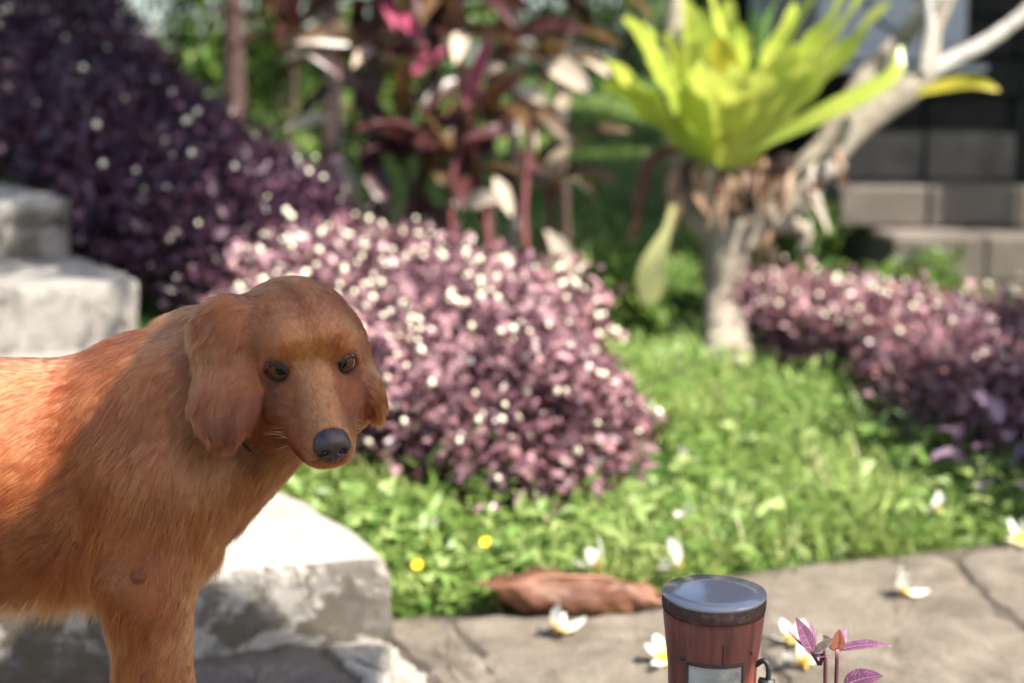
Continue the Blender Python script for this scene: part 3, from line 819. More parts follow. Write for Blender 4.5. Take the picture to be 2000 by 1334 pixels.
tips = [(1215, 60, -.05), (1175, 150, -.15), (1170, 195, -.10), (1245, 65, .15), (1330, 15, .0), (1365, 40, -.2), (1405, 95, -.25), (1445, 65, -.1), (1470, 90, .2), (1525, -10, .05), (1560, 30, -.12), (1610, 60, .15),
        (1640, 40, -.1), (1665, -5, .1), (1690, 15, -.05), (1735, 35, .0), (1590, 150, -.3), (1500, 160, -.35), (1440, 160, -.4), (1370, 150, -.35), (1300, 190, -.3), (1260, 130, -.2), (1650, 130, -.25), (1700, 90, -.12), (1480, 40, .25), (1420, 20, .2), (1290, 90, .1), (1560, 110, -.28), (1345, 100, -.3), (1385, -10, .1), (1595, -5, .15)]
for k, (px, py, dt) in enumerate(tips):
    tip = at(px, py, TT - .1 + dt) - FC; rr_ = random.Random(k)
    base = np.array([tip[0] * .16, tip[1] * .16 - .01, -0.02]); L = np.linalg.norm(tip - base) * 1.06
    d = nrm(tip - base + np.array([0, 0, .10])); outw = nrm(np.array([tip[0], tip[1] * .8 - .12, 0.05]))
    mat = MAT_FROND_GREEN if k in (9, 11, 24) else MAT_FROND_YELLOW if k in (6,) else MAT_FROND
    V, F = strap(base, d, L, rr_.uniform(.10, .145), 0.14, -outw, 14, lambda t: min(1, .22 + 1.3 * t) * math.sqrt(max(.02, 1 - (max(0, t - .62) / .385) ** 2)), 0.16, 0.011, rr_.uniform(-.35, .35), k)
    fr_ = obj('frond', mesh_data('frond', V, F, mat), fern)
# one low yellow frond to the right, one pale frond hanging below, brown dead ones
def hang(name, marks, W, mat, lab=None, seed=0, prof=None, parent=fern, org=FC):
    p = spline([at(*m) for m in marks], 12) - org; V, F = [], []; tn = nrm(np.gradient(p, axis=0)); rr_ = random.Random(seed)
    view = nrm(CAM - (p + org)); ph = rr_.uniform(0, 6)
    for i in range(12):
        t = i / 11; w = W * (prof(t) if prof else math.sin(math.pi * (0.05 + .93 * t)) ** .6)
        v_ = nrm(view[i] + 0.5 * np.array([math.sin(ph), 0, math.cos(ph)])); sd = nrm(np.cross(tn[i], v_)); nn = np.cross(sd, tn[i])
        V += [p[i] - sd * w * .5 + nn * w * .15 * math.sin(t * 9 + ph), p[i] - nn * w * .1, p[i] + sd * w * .5 + nn * w * .15 * math.sin(t * 7 + ph)]
    for i in range(11):
        for c in (0, 1): F.append((i * 3 + c, i * 3 + c + 1, i * 3 + c + 4, i * 3 + c + 3))
    o = obj(name, mesh_data(name, V, F, mat), parent)
    if lab: o['label'] = lab
    return o
hang('frond', [(1440, 300, TT - .2), (1620, 215, TT - .25), (1740, 150, TT - .2), (1760, 92, TT - .15)], .06, MAT_FROND, seed=3)
hang('frond', [(1790, 180, TT - .12), (1850, 165, TT - .13), (1905, 160, TT - .14), (1952, 176, TT - .15)], .045, MAT_FROND_YELLOW, 'single yellow frond tip past the right branch', 4)
hang('old_frond', [(1315, 400, TT - .2), (1300, 455, TT - .22), (1275, 520, TT - .22), (1265, 592, TT - .2)], .105, MAT_PALELEAF, 'pale limp frond hanging below the rosette', 5, lambda t: (.22 + .9 * max(0, t - .25) * 1.5) * (1 if t < .8 else 1 - (t - .8) * 3))
hang('old_frond', [(1330, 290, TT - .15), (1275, 310, TT - .2), (1250, 385, TT - .2), (1228, 478, TT - .2)], .05, MAT_BROWNLEAF, 'withered brown frond hanging left of the fork', 6)
for k in range(26):
    r2 = random.Random(200 + k); px = r2.uniform(1305, 1560); py = r2.uniform(300, 345) + max(0, (px - 1500) * .3)
    hang('old_frond', [(px, py, TT - .13), (px + r2.uniform(-14, 10), py + 40, TT - .17), (px + r2.uniform(-26, 16), py + r2.uniform(70, 130), TT - .16)], r2.uniform(.018, .042), (MAT_DRY, MAT_BROWNLEAF, MAT_DRY)[k % 3], None, 300 + k)
for k in range(9):
    r2 = random.Random(900 + k); px = r2.uniform(1500, 1640); py = 470 - (px - 1480) * 1.15 + r2.uniform(-25, 25)
    hang('old_frond', [(px, py, TT - .10), (px + r2.uniform(-18, 22), py + r2.uniform(15, 40), TT - .14), (px + r2.uniform(-35, 25), py + r2.uniform(45, 100), TT - .13)], r2.uniform(.014, .034), (MAT_DRY, MAT_TI_DRY, MAT_BROWNLEAF)[k % 3], None, 950 + k)
# root ball
bl = Blob(); bl.ell(at(1420, 340, TT), (.145, .11, .075), .03); bl.ell(at(1425, 385, TT), (.105, .095, .07), .03); bl.ell(at(1540, 330, TT), (.06, .06, .05), .03)
lo = at(1420, 360, TT) - .24; ax3 = [np.arange(lo[i], lo[i] + .5, .012) for i in range(3)]
V, Q = surface_nets(bl.field(*ax3), *ax3)
V = V + np.stack([np.sin(V @ rng.normal(size=3) * 90) for _ in range(3)], -1) * .009
obj('root_ball', quads_mesh('root_ball', V - FC, Q, bark_mat('fern_root_fibre', (0.010, 0.007, 0.005), (0.055, 0.036, 0.025), 30)), fern)

# ================================================================== ti plants (red cordylines)
def ti_leaf_mat(name, stops, tr=.3): return leaf_mat(name, stops, 0.36, tr, 0.5, None, 5)
MAT_TI = [ti_leaf_mat('ti_leaf_maroon', [(0.05, (0.026, 0.010, 0.011)), (0.6, (0.065, 0.022, 0.024)), (0.95, (0.13, 0.045, 0.045))]),
          ti_leaf_mat('ti_leaf_pink', [(0.05, (0.20, 0.028, 0.075)), (0.6, (0.42, 0.085, 0.16)), (0.95, (0.60, 0.22, 0.30))], .4),
          ti_leaf_mat('ti_leaf_bronze', [(0.05, (0.045, 0.030, 0.012)), (0.6, (0.10, 0.055, 0.022)), (0.95, (0.20, 0.10, 0.05))]),
          ti_leaf_mat('ti_leaf_dry_pale', [(0.05, (0.42, 0.33, 0.26)), (0.6, (0.58, 0.48, 0.38)), (0.95, (0.66, 0.58, 0.46))], .3)]
MAT_CANE = [bark_mat('ti_cane_dark', (0.045, 0.026, 0.024), (0.12, 0.075, 0.065), 22), bark_mat('ti_cane_pink', (0.11, 0.030, 0.038), (0.26, 0.09, 0.10), 22), bark_mat('ti_cane_grey', (0.20, 0.17, 0.15), (0.42, 0.37, 0.33), 22)]
TIG = 'red-leaved ti plants behind the hedge'
def ti_plant(label, marks, rad, cane, leaves, seed, crown=None):
    p0 = at(*marks[0]); gz = float(hgt(p0[0], p0[1])); base = np.array([p0[0], p0[1], gz])
    t0 = empty('ti_plant', base); tag(t0, label, 'plant', TIG)
    pts = [base - np.array([0, 0, .05])] + [at(*m) for m in marks]
    p = spline(pts, 20) - base
    V, F = tube(p, np.linspace(rad * 1.15, rad * .75, 20) * (1 + .06 * np.sin(np.arange(20) * 2.2)), 9)
    obj('cane', mesh_data('cane', V, F, MAT_CANE[cane]), t0)
    rr_ = random.Random(seed)
    if crown:
        top = p[-1]; n_, L_, mats = crown
        for k in range(n_):
            a = k * 2.4 + rr_.random() * .6; e = .35 + .9 * (k / n_)
            V, F = strap(top - np.array([0, 0, .22 * (1 - k / n_) * 0 + .10 * rr_.random()]), (math.cos(a) * e, math.sin(a) * e, 1.1 - .9 * k / n_), L_ * rr_.uniform(.75, 1.15), rr_.uniform(.055, .085), rr_.uniform(.6, 1.7), (0, 0, 1) if e > .6 else (-math.cos(a), -math.sin(a), .2), 9, lambda t: (.12 + .88 * min(1, t * 3.2)) * (1 - max(0, t - .45) ** 2 * 3.3), .2, .004, rr_.uniform(-.8, .8), seed * 40 + k)
            obj('leaf', mesh_data('ti_leaf', V, F, MAT_TI[mats[k % len(mats)]]), t0)
    for k, (a, b, w, mi) in enumerate(leaves):
        A, B = at(*a), at(*b); d = B - A; L = np.linalg.norm(d)
        view = nrm(CAM - A); rv = nrm(view + np.array([rr_.uniform(-.5, .5), 0, rr_.uniform(.2, .8)]))
        V, F = strap(A - base, nrm(d + np.array([0, 0, .28 * L])), L * 1.04, w, .55, rv, 9, lambda t: (.12 + .88 * min(1, t * 3.0)) * (1 - max(0, t - .45) ** 2 * 3.3), .16, .004, rr_.uniform(-.5, .5), seed * 77 + k)
        obj('leaf', mesh_data('ti_leaf', V, F, MAT_TI[mi]), t0)
    return t0
T2 = 5.1
ti_plant('ti plant with thick dark cane and bright pink young leaves, left of centre', [(745, 470, T2), (735, 330, T2), (728, 170, T2), (735, 20, T2), (745, -60, T2)], .030, 0,
         [((740, 10, T2), (830, 95, T2 - .2), .07, 1), ((750, -5, T2), (770, 60, T2 - .3), .05, 1), ((735, 90, T2), (545, 80, T2 - .15), .06, 2), ((735, 95, T2), (690, 130, T2 - .2), .05, 3), ((735, 100, T2), (870, 130, T2 - .2), .075, 0), ((738, 200, T2), (590, 90, T2 - .1), .05, 0), ((700, 280, T2), (760, 420, T2 - .1), .085, 0), ((735, 250, T2), (880, 330, T2 - .2), .09, 0)], 1, (16, .42, (0, 0, 1, 2, 0)))
ti_plant('ti plant with magenta stem leaves rising right of the pink-leaved one', [(960, 520, T2 - .1), (930, 330, T2 - .1), (905, 180, T2 - .1), (895, 60, T2 - .1), (890, -30, T2 - .1)], .016, 1,
         [((905, 60, T2 - .1), (890, 125, T2 - .25), .06, 3), ((900, 150, T2 - .1), (820, 230, T2 - .2), .06, 0), ((915, 200, T2 - .1), (960, 60, T2 - .2), .05, 1), ((930, 250, T2 - .1), (850, 320, T2 - .2), .09, 2), ((930, 150, T2 - .1), (985, 130, T2 - .2), .05, 3), ((905, 90, T2 - .1), (780, 170, T2 - .2), .06, 1)], 2, (12, .38, (0, 2, 0, 2)))
ti_plant('ti plant with smooth grey upright cane, tallest behind the curled pale leaf', [(1000, 500, T2 + .25), (1005, 300, T2 + .25), (1008, 120, T2 + .25), (1012, -60, T2 + .25)], .024, 2,
         [((1005, 180, T2 + .2), (1130, 300, T2 + .1), .08, 2), ((1005, 220, T2 + .2), (880, 400, T2 + .1), .09, 0), ((1010, 60, T2 + .2), (1150, 60, T2), .07, 0)], 3, (12, .45, (0, 2, 0, 2)))
ti_plant('ti plant with pink lower cane and curled pale dry leaves, nearest the tree', [(1030, 530, T2 - .3), (1022, 420, T2 - .3), (1032, 300, T2 - .3), (1045, 200, T2 - .3), (1075, 120, T2 - .3)], .013, 1,
         [((1055, 115, T2 - .3), (1155, 185, T2 - .45), .085, 3), ((1005, 175, T2 - .3), (1075, 205, T2 - .4), .05, 3), ((1100, 180, T2 - .3), (1105, 240, T2 - .4), .06, 3), ((965, 345, T2 - .3), (1000, 425, T2 - .4), .05, 3), ((905, 400, T2 - .35), (985, 388, T2 - .45), .06, 3), ((1065, 450, T2 - .35), (1130, 545, T2 - .45), .055, 3), ((1130, 330, T2 - .3), (1210, 360, T2 - .35), .04, 2), ((1020, 260, T2 - .3), (900, 275, T2 - .35), .06, 0), ((1130, 260, T2 - .2), (1240, 255, T2 - .2), .035, 2)], 4, (7, .26, (0, 2, 2)))
ti_plant('ti plant with dark red leaning cane among the maroon leaves', [(820, 520, T2 + .1), (815, 400, T2 + .1), (840, 280, T2 + .1), (850, 150, T2 + .1), (845, 40, T2 + .1)], .024, 0,
         [((840, 300, T2), (700, 300, T2 - .1), .10, 0), ((845, 330, T2), (960, 420, T2 - .1), .10, 0), ((840, 380, T2), (780, 480, T2 - .1), .09, 0), ((830, 400, T2), (900, 480, T2), .08, 0), ((850, 230, T2), (960, 300, T2 - .1), .09, 0)], 5, (16, .42, (0, 0, 2)))
ti_plant('slender ti plant with pale dry cane, leftmost of the group', [(650, 420, T2 + .3), (660, 300, T2 + .3), (655, 200, T2 + .3), (640, 60, T2 + .3), (630, -40, T2 + .3)], .014, 2,
         [((655, 230, T2 + .3), (560, 250, T2 + .2), .05, 3), ((640, 130, T2 + .3), (540, 75, T2 + .1), .06, 2), ((650, 300, T2 + .3), (690, 400, T2 + .2), .06, 3)], 6, (14, .40, (0, 2, 0)))
ti_plant('ti plant with drooping bronze leaves close left of the fern', [(1105, 470, T2 + .5), (1100, 330, T2 + .5), (1090, 200, T2 + .5), (1110, 60, T2 + .5), (1125, -40, T2 + .5)], .018, 0,
         [((1110, 60, T2 + .4), (1210, 90, T2 + .2), .06, 2), ((1105, 90, T2 + .4), (1190, 150, T2 + .2), .07, 3)], 7, (11, .40, (2, 0, 2, 0)))
for k, (m0, m1, top, n_, L_, mats, ci, lab) in enumerate([
        ((790, 500, T2 - .05), (800, 380, T2 - .05), (785, 250, T2 - .05), 12, .36, (0, 0, 2, 0), 0, 'low maroon ti plant with drooping broad leaves, just right of the thick cane'),
        ((890, 510, T2 - .2), (880, 400, T2 - .2), (890, 300, T2 - .2), 9, .30, (0, 2, 0, 0), 1, 'low maroon ti plant with red cane in the middle of the group'),
        ((955, 500, T2 + .1), (965, 330, T2 + .1), (955, 190, T2 + .1), 13, .38, (0, 0, 2, 2), 0, 'dark ti plant crowned behind the magenta stem'),
        ((690, 430, T2 + .5), (685, 280, T2 + .5), (700, 130, T2 + .5), 16, .40, (0, 2, 0), 0, 'dark bushy ti plant behind the thick cane'),
        ((1060, 500, T2 + .1), (1075, 420, T2 + .1), (1065, 330, T2 + .1), 12, .26, (2, 0, 3, 0), 1, 'short ti plant with bronze leaves below the curled pale leaf'),
        ((560, 300, T2 + 1.0), (575, 180, T2 + 1.0), (570, 60, T2 + 1.0), 16, .42, (0, 2, 0), 0, 'tall dark ti plant at the back, between the hedge and the slender cane')]):
    ti_plant(lab, [m0, m1, top], .012, ci, [], 20 + k, (n_, L_, mats))
print('trees', time.time() - T0)
# ================================================================== background trees and shrubs
def bg_tree(name, label, x, y, h_trunk, r_trunk, crown_c, crown_r, n, leaf, mat, seed, cat='tree', group=None, bark=None, lean=(0, 0), clumps=22, rot=0.0):
    r2 = np.random.default_rng(seed); gz = float(hgt(x, y)); t0 = empty(name, (x, y, gz)); tag(t0, label, cat, group)
    top = np.array([lean[0], lean[1], h_trunk])
    parts = [tube(spline([(0, 0, -.1), (lean[0] * .3 + .03, lean[1] * .3, h_trunk * .5), top], 8), np.linspace(r_trunk * 1.2, r_trunk * .6, 8), 9)]
    cc = np.asarray(crown_c, float); cr = np.asarray(crown_r, float)
    cl = r2.normal(size=(clumps, 3)); cl = nrm(cl) * r2.random((clumps, 1)) ** .4 * .82
    Rm = np.array([[math.cos(rot), math.sin(rot), 0], [-math.sin(rot), math.cos(rot), 0], [0, 0, 1]])
    for k in range(min(8, clumps)):
        e = cc + (cl[k] * cr * .8) @ Rm
        parts.append(tube(spline([top * .8, (top + e) / 2 + r2.normal(size=3) * .05, e], 6), np.linspace(r_trunk * .45, .008, 6), 6))
    obj('trunk', mesh_data('trunk', *merge(*parts), bark or MAT_CANE[0]), t0)
    k = r2.integers(0, clumps, n)
    off = nrm(r2.normal(size=(n, 3))) * (r2.random((n, 1)) ** .5) * r2.uniform(.22, .42, (clumps, 1))[k]
    P = cc + ((cl[k] + off) * cr) @ Rm
    P = P[P[:, 2] > 0.02 - 0]; m = len(P)
    cf = obj('crown', leaves_mesh('crown', P, nrm(r2.normal(size=(m, 3)) + np.array([0, 0, -.2])), nrm(r2.normal(size=(m, 3)) * .6 + np.array([0, 0, 1.0])), leaf[0] * np.clip(r2.normal(1, .25, m), .5, 1.8), leaf[1] * np.clip(r2.normal(1, .2, m), .5, 1.6), mat), t0)
    cf['kind'] = 'stuff'
    return t0
BG = 'trees and shrubs beyond the lawn'
bgl = [
    ('garden_shrub', 'loose green shrub behind the slope hedge at top left', -1.55, 8.2, .5, .03, (0, 0, .75), (.75, .6, .75), 3600, (.075, .035), 0, 'shrub'),
    ('garden_shrub', 'dark evergreen shrub at the far top left corner', -2.9, 8.8, .6, .04, (0, 0, 1.0), (.95, .8, 1.0), 4200, (.08, .036), 1, 'shrub'),
    ('garden_shrub', 'green shrub seen between the left trunks', -0.75, 9.6, .5, .03, (0, 0, .8), (.8, .6, .8), 3600, (.08, .035), 0, 'shrub'),
    ('garden_shrub', 'deep green shrub behind the ti plants', 0.35, 10.2, .5, .03, (0, 0, .9), (.95, .7, .9), 4200, (.08, .036), 1, 'shrub'),
    ('garden_shrub', 'green shrub behind the fern left side', 1.2, 9.4, .5, .03, (0, 0, .9), (.7, .7, .9), 3600, (.08, .036), 0, 'shrub'),
    ('garden_tree', 'slim dark tree behind the shaded hedge, left', -1.35, 6.9, 1.6, .055, (0, 0, 2.2), (1.0, .9, .75), 4000, (.09, .04), 1, 'tree'),
    ('garden_tree', 'second slim tree left of the ti plants', -1.0, 7.8, 1.7, .065, (0, 0, 2.3), (1.0, .9, .8), 4000, (.09, .04), 1, 'tree'),
    ('garden_tree', 'far tree with hanging foliage above the back lawn', -0.2, 12.5, 1.5, .10, (0, 0, 2.2), (2.0, 1.2, 1.5), 7000, (.11, .05), 1, 'tree'),
    ('garden_tree', 'far dark tree beyond the left hedge', -3.6, 12.8, 1.5, .10, (0, 0, 2.1), (2.2, 1.2, 1.7), 7500, (.11, .05), 1, 'tree'),
    ('garden_tree', 'far leafy tree behind the fern', 2.2, 13.0, 1.5, .10, (0, 0, 2.1), (1.8, 1.2, 1.6), 6500, (.11, .05), 0, 'tree'),
    ('garden_tree', 'leafy tree beyond the slope hedge, behind the slim trunks', -1.75, 10.6, 1.5, .09, (0, 0, 2.0), (1.4, 1.0, 1.6), 6500, (.10, .045), 0, 'tree'),
    ('leafy_plant', 'low dark green plant at the foot of the house steps', 1.66, 5.75, .12, .012, (0, 0, .13), (.24, .2, .13), 420, (.06, .03), 0, 'shrub'),
    ('leafy_plant', 'deep green leafy plant left of the tree trunk', 0.42, 4.95, .2, .012, (0, 0, .2), (.26, .22, .2), 1100, (.055, .028), 0, 'shrub'),
    ('leafy_plant', 'dark green plant behind the tree trunk', 1.02, 5.6, .25, .012, (0, 0, .3), (.34, .25, .28), 1300, (.06, .03), 1, 'shrub')]
for i, (nm, lab, x, y, ht, rt, cc, cr, n, lf, mi, cat) in enumerate(bgl):
    bg_tree(nm, lab, x, y, ht, rt, cc, cr, n, lf, (MAT_GREEN, MAT_GREEN_DARK)[mi], 400 + i, cat, BG if nm != 'leafy_plant' else 'leafy plants near the tree', clumps=24)

# out-of-view tree shaped to shade the slope, and bushes added for shade at right
bg_tree('shade_tree', 'unseen shade tree left of the steps, long crown shaped to shade the slope hedge', -2.9, 4.4, 1.9, .09, (2.65, -.05, 2.15), (2.5, .50, .5), 5600, (.11, .055), MAT_GREEN, 502, 'tree', None, lean=(.5, 0), clumps=34, rot=R(114.8))
bg_tree('added_shade_bush', 'tall unseen bush added right of the view to shade the bank below the right-hand hedge', 1.86, 3.02, .5, .03, (0, 0, .66), (.42, .42, .5), 2600, (.07, .04), MAT_GREEN, 511, 'shrub', 'unseen bushes added for shade')
bg_tree('added_shade_bush', 'second unseen bush added right of the view to shade the purple hedge side', 2.05, 3.55, .6, .03, (0, 0, .80), (.42, .45, .6), 2600, (.07, .04), MAT_GREEN, 512, 'shrub', 'unseen bushes added for shade')
# ================================================================== house
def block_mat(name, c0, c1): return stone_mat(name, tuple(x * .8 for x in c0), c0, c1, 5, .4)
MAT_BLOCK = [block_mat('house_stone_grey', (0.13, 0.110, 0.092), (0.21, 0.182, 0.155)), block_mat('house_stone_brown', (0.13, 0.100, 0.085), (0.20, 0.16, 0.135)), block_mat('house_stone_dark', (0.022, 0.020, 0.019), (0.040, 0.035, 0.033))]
def box_vf(c, s, bev=0.006):
    """bevelled box centred at c"""
    bm = bmesh.new(); bmesh.ops.create_cube(bm, size=1.0)
    for v in bm.verts: v.co = Vector((v.co.x * s[0], v.co.y * s[1], v.co.z * s[2]))
    if bev: bmesh.ops.bevel(bm, geom=list(bm.edges), offset=min(bev, min(s) * .3), segments=1, profile=.7, affect='EDGES')
    V = [np.array(v.co) + np.asarray(c, float) for v in bm.verts]; F = [tuple(v.index for v in f.verts) for f in bm.faces]
    bm.free(); return V, F
def box(name, c, s, mat, parent=None, bev=0.006):
    return obj(name, mesh_data(name, *box_vf(c, s, bev), mat, smooth=False), parent)

house = empty('house', (2.6, 7.6, 0.0)); tag(house, 'dark stone house wall in shade behind the fern', 'house')
HXY = np.array([2.6, 7.6, 0.0])
rb_ = random.Random(9)
y0 = 7.4; x_start, x_end = 1.06, 5.2
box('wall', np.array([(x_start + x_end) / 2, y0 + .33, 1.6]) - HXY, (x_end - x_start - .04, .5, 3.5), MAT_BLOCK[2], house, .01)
z = -0.1; row = 0
while z < 3.2:
    hh = rb_.uniform(.17, .22); x = x_start - (0.18 if row % 2 else 0) + .18
    while x < x_end - .1:
        ww = min(rb_.uniform(.34, .52), x_end - x)
        if ww > .08:
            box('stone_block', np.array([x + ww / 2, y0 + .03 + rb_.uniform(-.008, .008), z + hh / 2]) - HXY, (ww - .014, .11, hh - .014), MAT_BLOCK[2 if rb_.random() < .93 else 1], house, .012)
        x += ww
    z += hh; row += 1
box('roof', np.array([3.3, 6.7, 3.25]) - HXY, (5.0, 2.6, .12), MAT_BLOCK[2], house, .02)  # unseen, extended forward to shade the wall and air conditioner
for px_ in (3.6, 5.6): box('eave_post', np.array([px_, 5.55, 1.6]) - HXY, (.14, .14, 3.2), MAT_BLOCK[1], house, .01)  # unseen posts added under the extended eave
# low stone stair at the house
hst = empty('house_steps', (2.3, 6.4, 0)); tag(hst, 'grey stone block steps leading up to the dark house', 'stairs'); HS0 = np.array([2.3, 6.4, 0.0])
for c_, (yy, xl, xr, z0_, z1_) in enumerate([(6.05, 1.62, 3.4, -.05, .33), (6.42, 1.47, 2.35, .33, .52), (6.72, 1.52, 2.36, .52, .745)]):
    yd = 7.36 - yy
    x = xl
    while x < xr - .05:
        ww = min(rb_.uniform(.32, .5), xr - x)
        if c_ == 0:
            for (za, zb) in ((-.08, .13), (.13, .33)):
                box('stone_block', np.array([x + ww / 2, yy + yd / 2 + rb_.uniform(-.01, .01), (za + zb) / 2]) - HS0, (ww - .006, yd, zb - za - .005), MAT_BLOCK[0], hst, .014)
        else:
            box('stone_block', np.array([x + ww / 2, yy + yd / 2 + rb_.uniform(-.01, .01), (z0_ + z1_) / 2]) - HS0, (ww - .006, yd, z1_ - z0_ - .004), MAT_BLOCK[0], hst, .014)
        x += ww
# air conditioner
ac = empty('air_conditioner', (1.55, 6.75, 1.06)); tag(ac, 'pale grey outdoor air conditioning unit behind the fern', 'air conditioner')
MAT_AC = plain('enamelled_sheet_metal', (0.34, 0.34, 0.38), 0.45, 0.5, .05, 8); MAT_ACD = plain('dark_grille', (0.035, 0.035, 0.038), 0.6, 0.4, .2)
box('casing', (0.08, .15, .32), (.96, .32, .62), MAT_AC, ac, .015)
box('grille_backing', (-.26, -.014, .34), (.25, .012, .50), MAT_ACD, ac, .002)
for k in range(16):
    box('louvre', (-.26, -.026, .12 + k * .030), (.245, .016, .011), plain('louvre_grey', (.22, .22, .23)) if k == 0 else bpy.data.materials['louvre_grey'], ac, .002)
box('fan_panel', (.27, -.014, .34), (.50, .012, .50), MAT_AC, ac, .004)
V, F = tube([(.27 + .19 * math.cos(a), -.03, .34 + .19 * math.sin(a)) for a in np.linspace(0, 2 * math.pi, 25)], .007, 6, False)
obj('fan_guard', mesh_data('fan_guard', V, F, MAT_ACD), ac)
box('drip_tray', (.12, .10, -.02), (1.0, .50, .03), MAT_AC, ac, .004)
for sx in (-.3, .4):
    box('bracket', (sx, .30, -.055), (.04, .70, .04), MAT_ACD, ac, .003)

# unseen timber shelter, made up so its eave shades the dog
shelter = empty('shade_shelter', (1.2, 1.2, 0)); tag(shelter, 'unseen plank-roofed shelter added right of the path to shade the dog', 'shelter')
MAT_TIMBER = bark_mat('weathered_timber', (0.10, 0.065, 0.04), (0.24, 0.165, 0.11), 18)
u0, u1 = SH_X0, SH_X1; zt = 2.1
nb_ = 6
for k in range(nb_):
    xa = u0 + (u1 - u0) * k / nb_; xb = u0 + (u1 - u0) * (k + 1) / nb_
    box('roof_plank', ((xa + xb) / 2 - 1.2, (SH_Y0 + SH_Y1) / 2 - 1.2, zt + (.004 if k % 2 else 0)), (xb - xa + .012, SH_Y1 - SH_Y0, .022), MAT_TIMBER, shelter, .003)
for k in range(2):  # short planks added so the shade edge crosses the lamp
    box('roof_plank', (1.20 + .048 + .098 * k - 1.2, .70 - 1.2, zt + (.004 if k % 2 else 0)), (.104, .34, .022), MAT_TIMBER, shelter, .003)
for xx in (u0 + .1, u1 - .1):
    box('post', (xx - 1.2, SH_Y0 + .03 - 1.2, zt / 2 - .02), (.07, .07, zt + .02), MAT_TIMBER, shelter, .006)
    box('rafter', (xx - 1.2, (SH_Y0 + SH_Y1) / 2 - 1.2, zt - .042), (.05, SH_Y1 - SH_Y0 - .02, .06), MAT_TIMBER, shelter, .004)
print('back', time.time() - T0)
N_HAIR = 380000
# ================================================================== the dog
# --- head frame: forward (nose), left, up, fitted to the photograph's eye, nose and crown marks
HY, HP, HR = R(19.0), R(15.0), R(3.0)
HF = np.array([math.sin(HY) * math.cos(HP), -math.cos(HY) * math.cos(HP), -math.sin(HP)])
_L0 = np.array([math.cos(HY), math.sin(HY), 0.0]); _U0 = np.cross(HF, _L0); _U0 *= np.sign(_U0[2])
HL = math.cos(HR) * _L0 + math.sin(HR) * _U0
HU = math.cos(HR) * _U0 - math.sin(HR) * _L0
HM = np.stack([HF, HL, HU])
HO = at(610, 716, 1.47)
HS = 1.04
def hp(f, l, u): return HO + HS * 0.01 * (f * HF + l * HL + u * HU)
def hv(f, l, u): return nrm(f * HF + l * HL + u * HU)
def hr(f, l, u): return np.array([f, l, u]) * 0.01 * HS

dog_b = Blob()
BA = R(12.0)
AX = np.array([math.cos(BA), math.sin(BA), 0.0])     # rump -> chest
SD = np.array([math.sin(BA), -math.cos(BA), 0.0])    # towards the viewer
UZ = np.array([0, 0, 1.0])
BM = np.stack([AX, SD, UZ])
B0 = at(330, 900, 1.62)                                # chest centre
def bp(a, s, z): return np.array([*(B0 + a * AX + s * SD)[:2], z])
back_flow = nrm(-AX * 1.0 - UZ * 0.18)
side_flow = nrm(-AX * 0.8 - UZ * 0.75)
# trunk
dog_b.ell(bp(-0.20, 0, 0.528), (0.21, 0.110, 0.108), 0.05, BM, flow=side_flow, len=0.019)
dog_b.ell(bp(-0.15, 0, 0.575), (0.20, 0.060, 0.062), 0.05, BM, flow=back_flow, len=0.017)
dog_b.ell(bp(-0.40, 0, 0.525), (0.21, 0.096, 0.098), 0.06, BM, flow=side_flow, len=0.019)
dog_b.ell(bp(-0.60, 0, 0.520), (0.13, 0.105, 0.115), 0.06, BM, flow=side_flow, len=0.028)
dog_b.cone(bp(-0.12, 0, 0.445), bp(-0.40, 0, 0.47), 0.035, 0.03, 0.06, flow=nrm(-AX * .5 - UZ), len=0.045)
# shoulders, chest, neck
for s in (1, -1):
    dog_b.ell(bp(-0.02, s * 0.072, 0.53), (0.072, 0.052, 0.12), 0.05, BM, flow=nrm(-AX * .35 - UZ), len=0.019)
dog_b.ell(bp(-0.008, 0, 0.505), (0.078, 0.095, 0.085), 0.05, BM, flow=nrm(AX * .1 - UZ), len=0.027)
dog_b.ell(bp(-0.03, 0, 0.455), (0.06, 0.08, 0.05), 0.05, BM, flow=nrm(-AX * .1 - UZ), len=0.034)
NK0, NK1 = bp(0.0, 0.0, 0.575), hp(-8.5, -0.5, -1.0)
dog_b.cone(NK0, NK1, 0.098, 0.064, 0.06, flow=nrm(NK0 - NK1 - UZ * 0.10 - AX * .05), len=0.028)
dog_b.cone(bp(0.045, 0.01, 0.53), hp(-5.0, 0, -6.5), 0.072, 0.040, 0.05, flow=nrm(bp(0.03, 0, 0.46) - hp(-4.5, 0, -7.0)), len=0.034)
# fore legs
dog_b.cone(bp(0.0, 0.085, 0.52), bp(-0.035, 0.095, 0.42), 0.056, 0.044, 0.04, flow=nrm(-AX * .25 - UZ), len=0.022)
FL = [bp(-0.02, 0.092, 0.42), bp(-0.018, 0.095, 0.28), bp(-0.012, 0.095, 0.13), bp(-0.008, 0.095, 0.045)]
dog_b.cone(FL[0], FL[1], 0.044, 0.035, 0.03, flow=nrm(-AX * .55 - UZ), len=0.015, feather=1.0)
dog_b.cone(FL[1], FL[2], 0.035, 0.027, 0.02, flow=nrm(-AX * .5 - UZ), len=0.012, feather=0.8)
dog_b.cone(FL[2], FL[3], 0.027, 0.026, 0.02, flow=nrm(-UZ), len=0.009)
dog_b.ell(bp(0.016, 0.095, 0.026), (0.052, 0.036, 0.026), 0.02, BM, flow=nrm(AX - UZ * .2), len=0.008)
dog_b.ell(bp(-0.043, 0.108, 0.424), (0.022, 0.026, 0.024), 0.02, BM, flow=nrm(-AX * .3 - UZ), len=0.010)
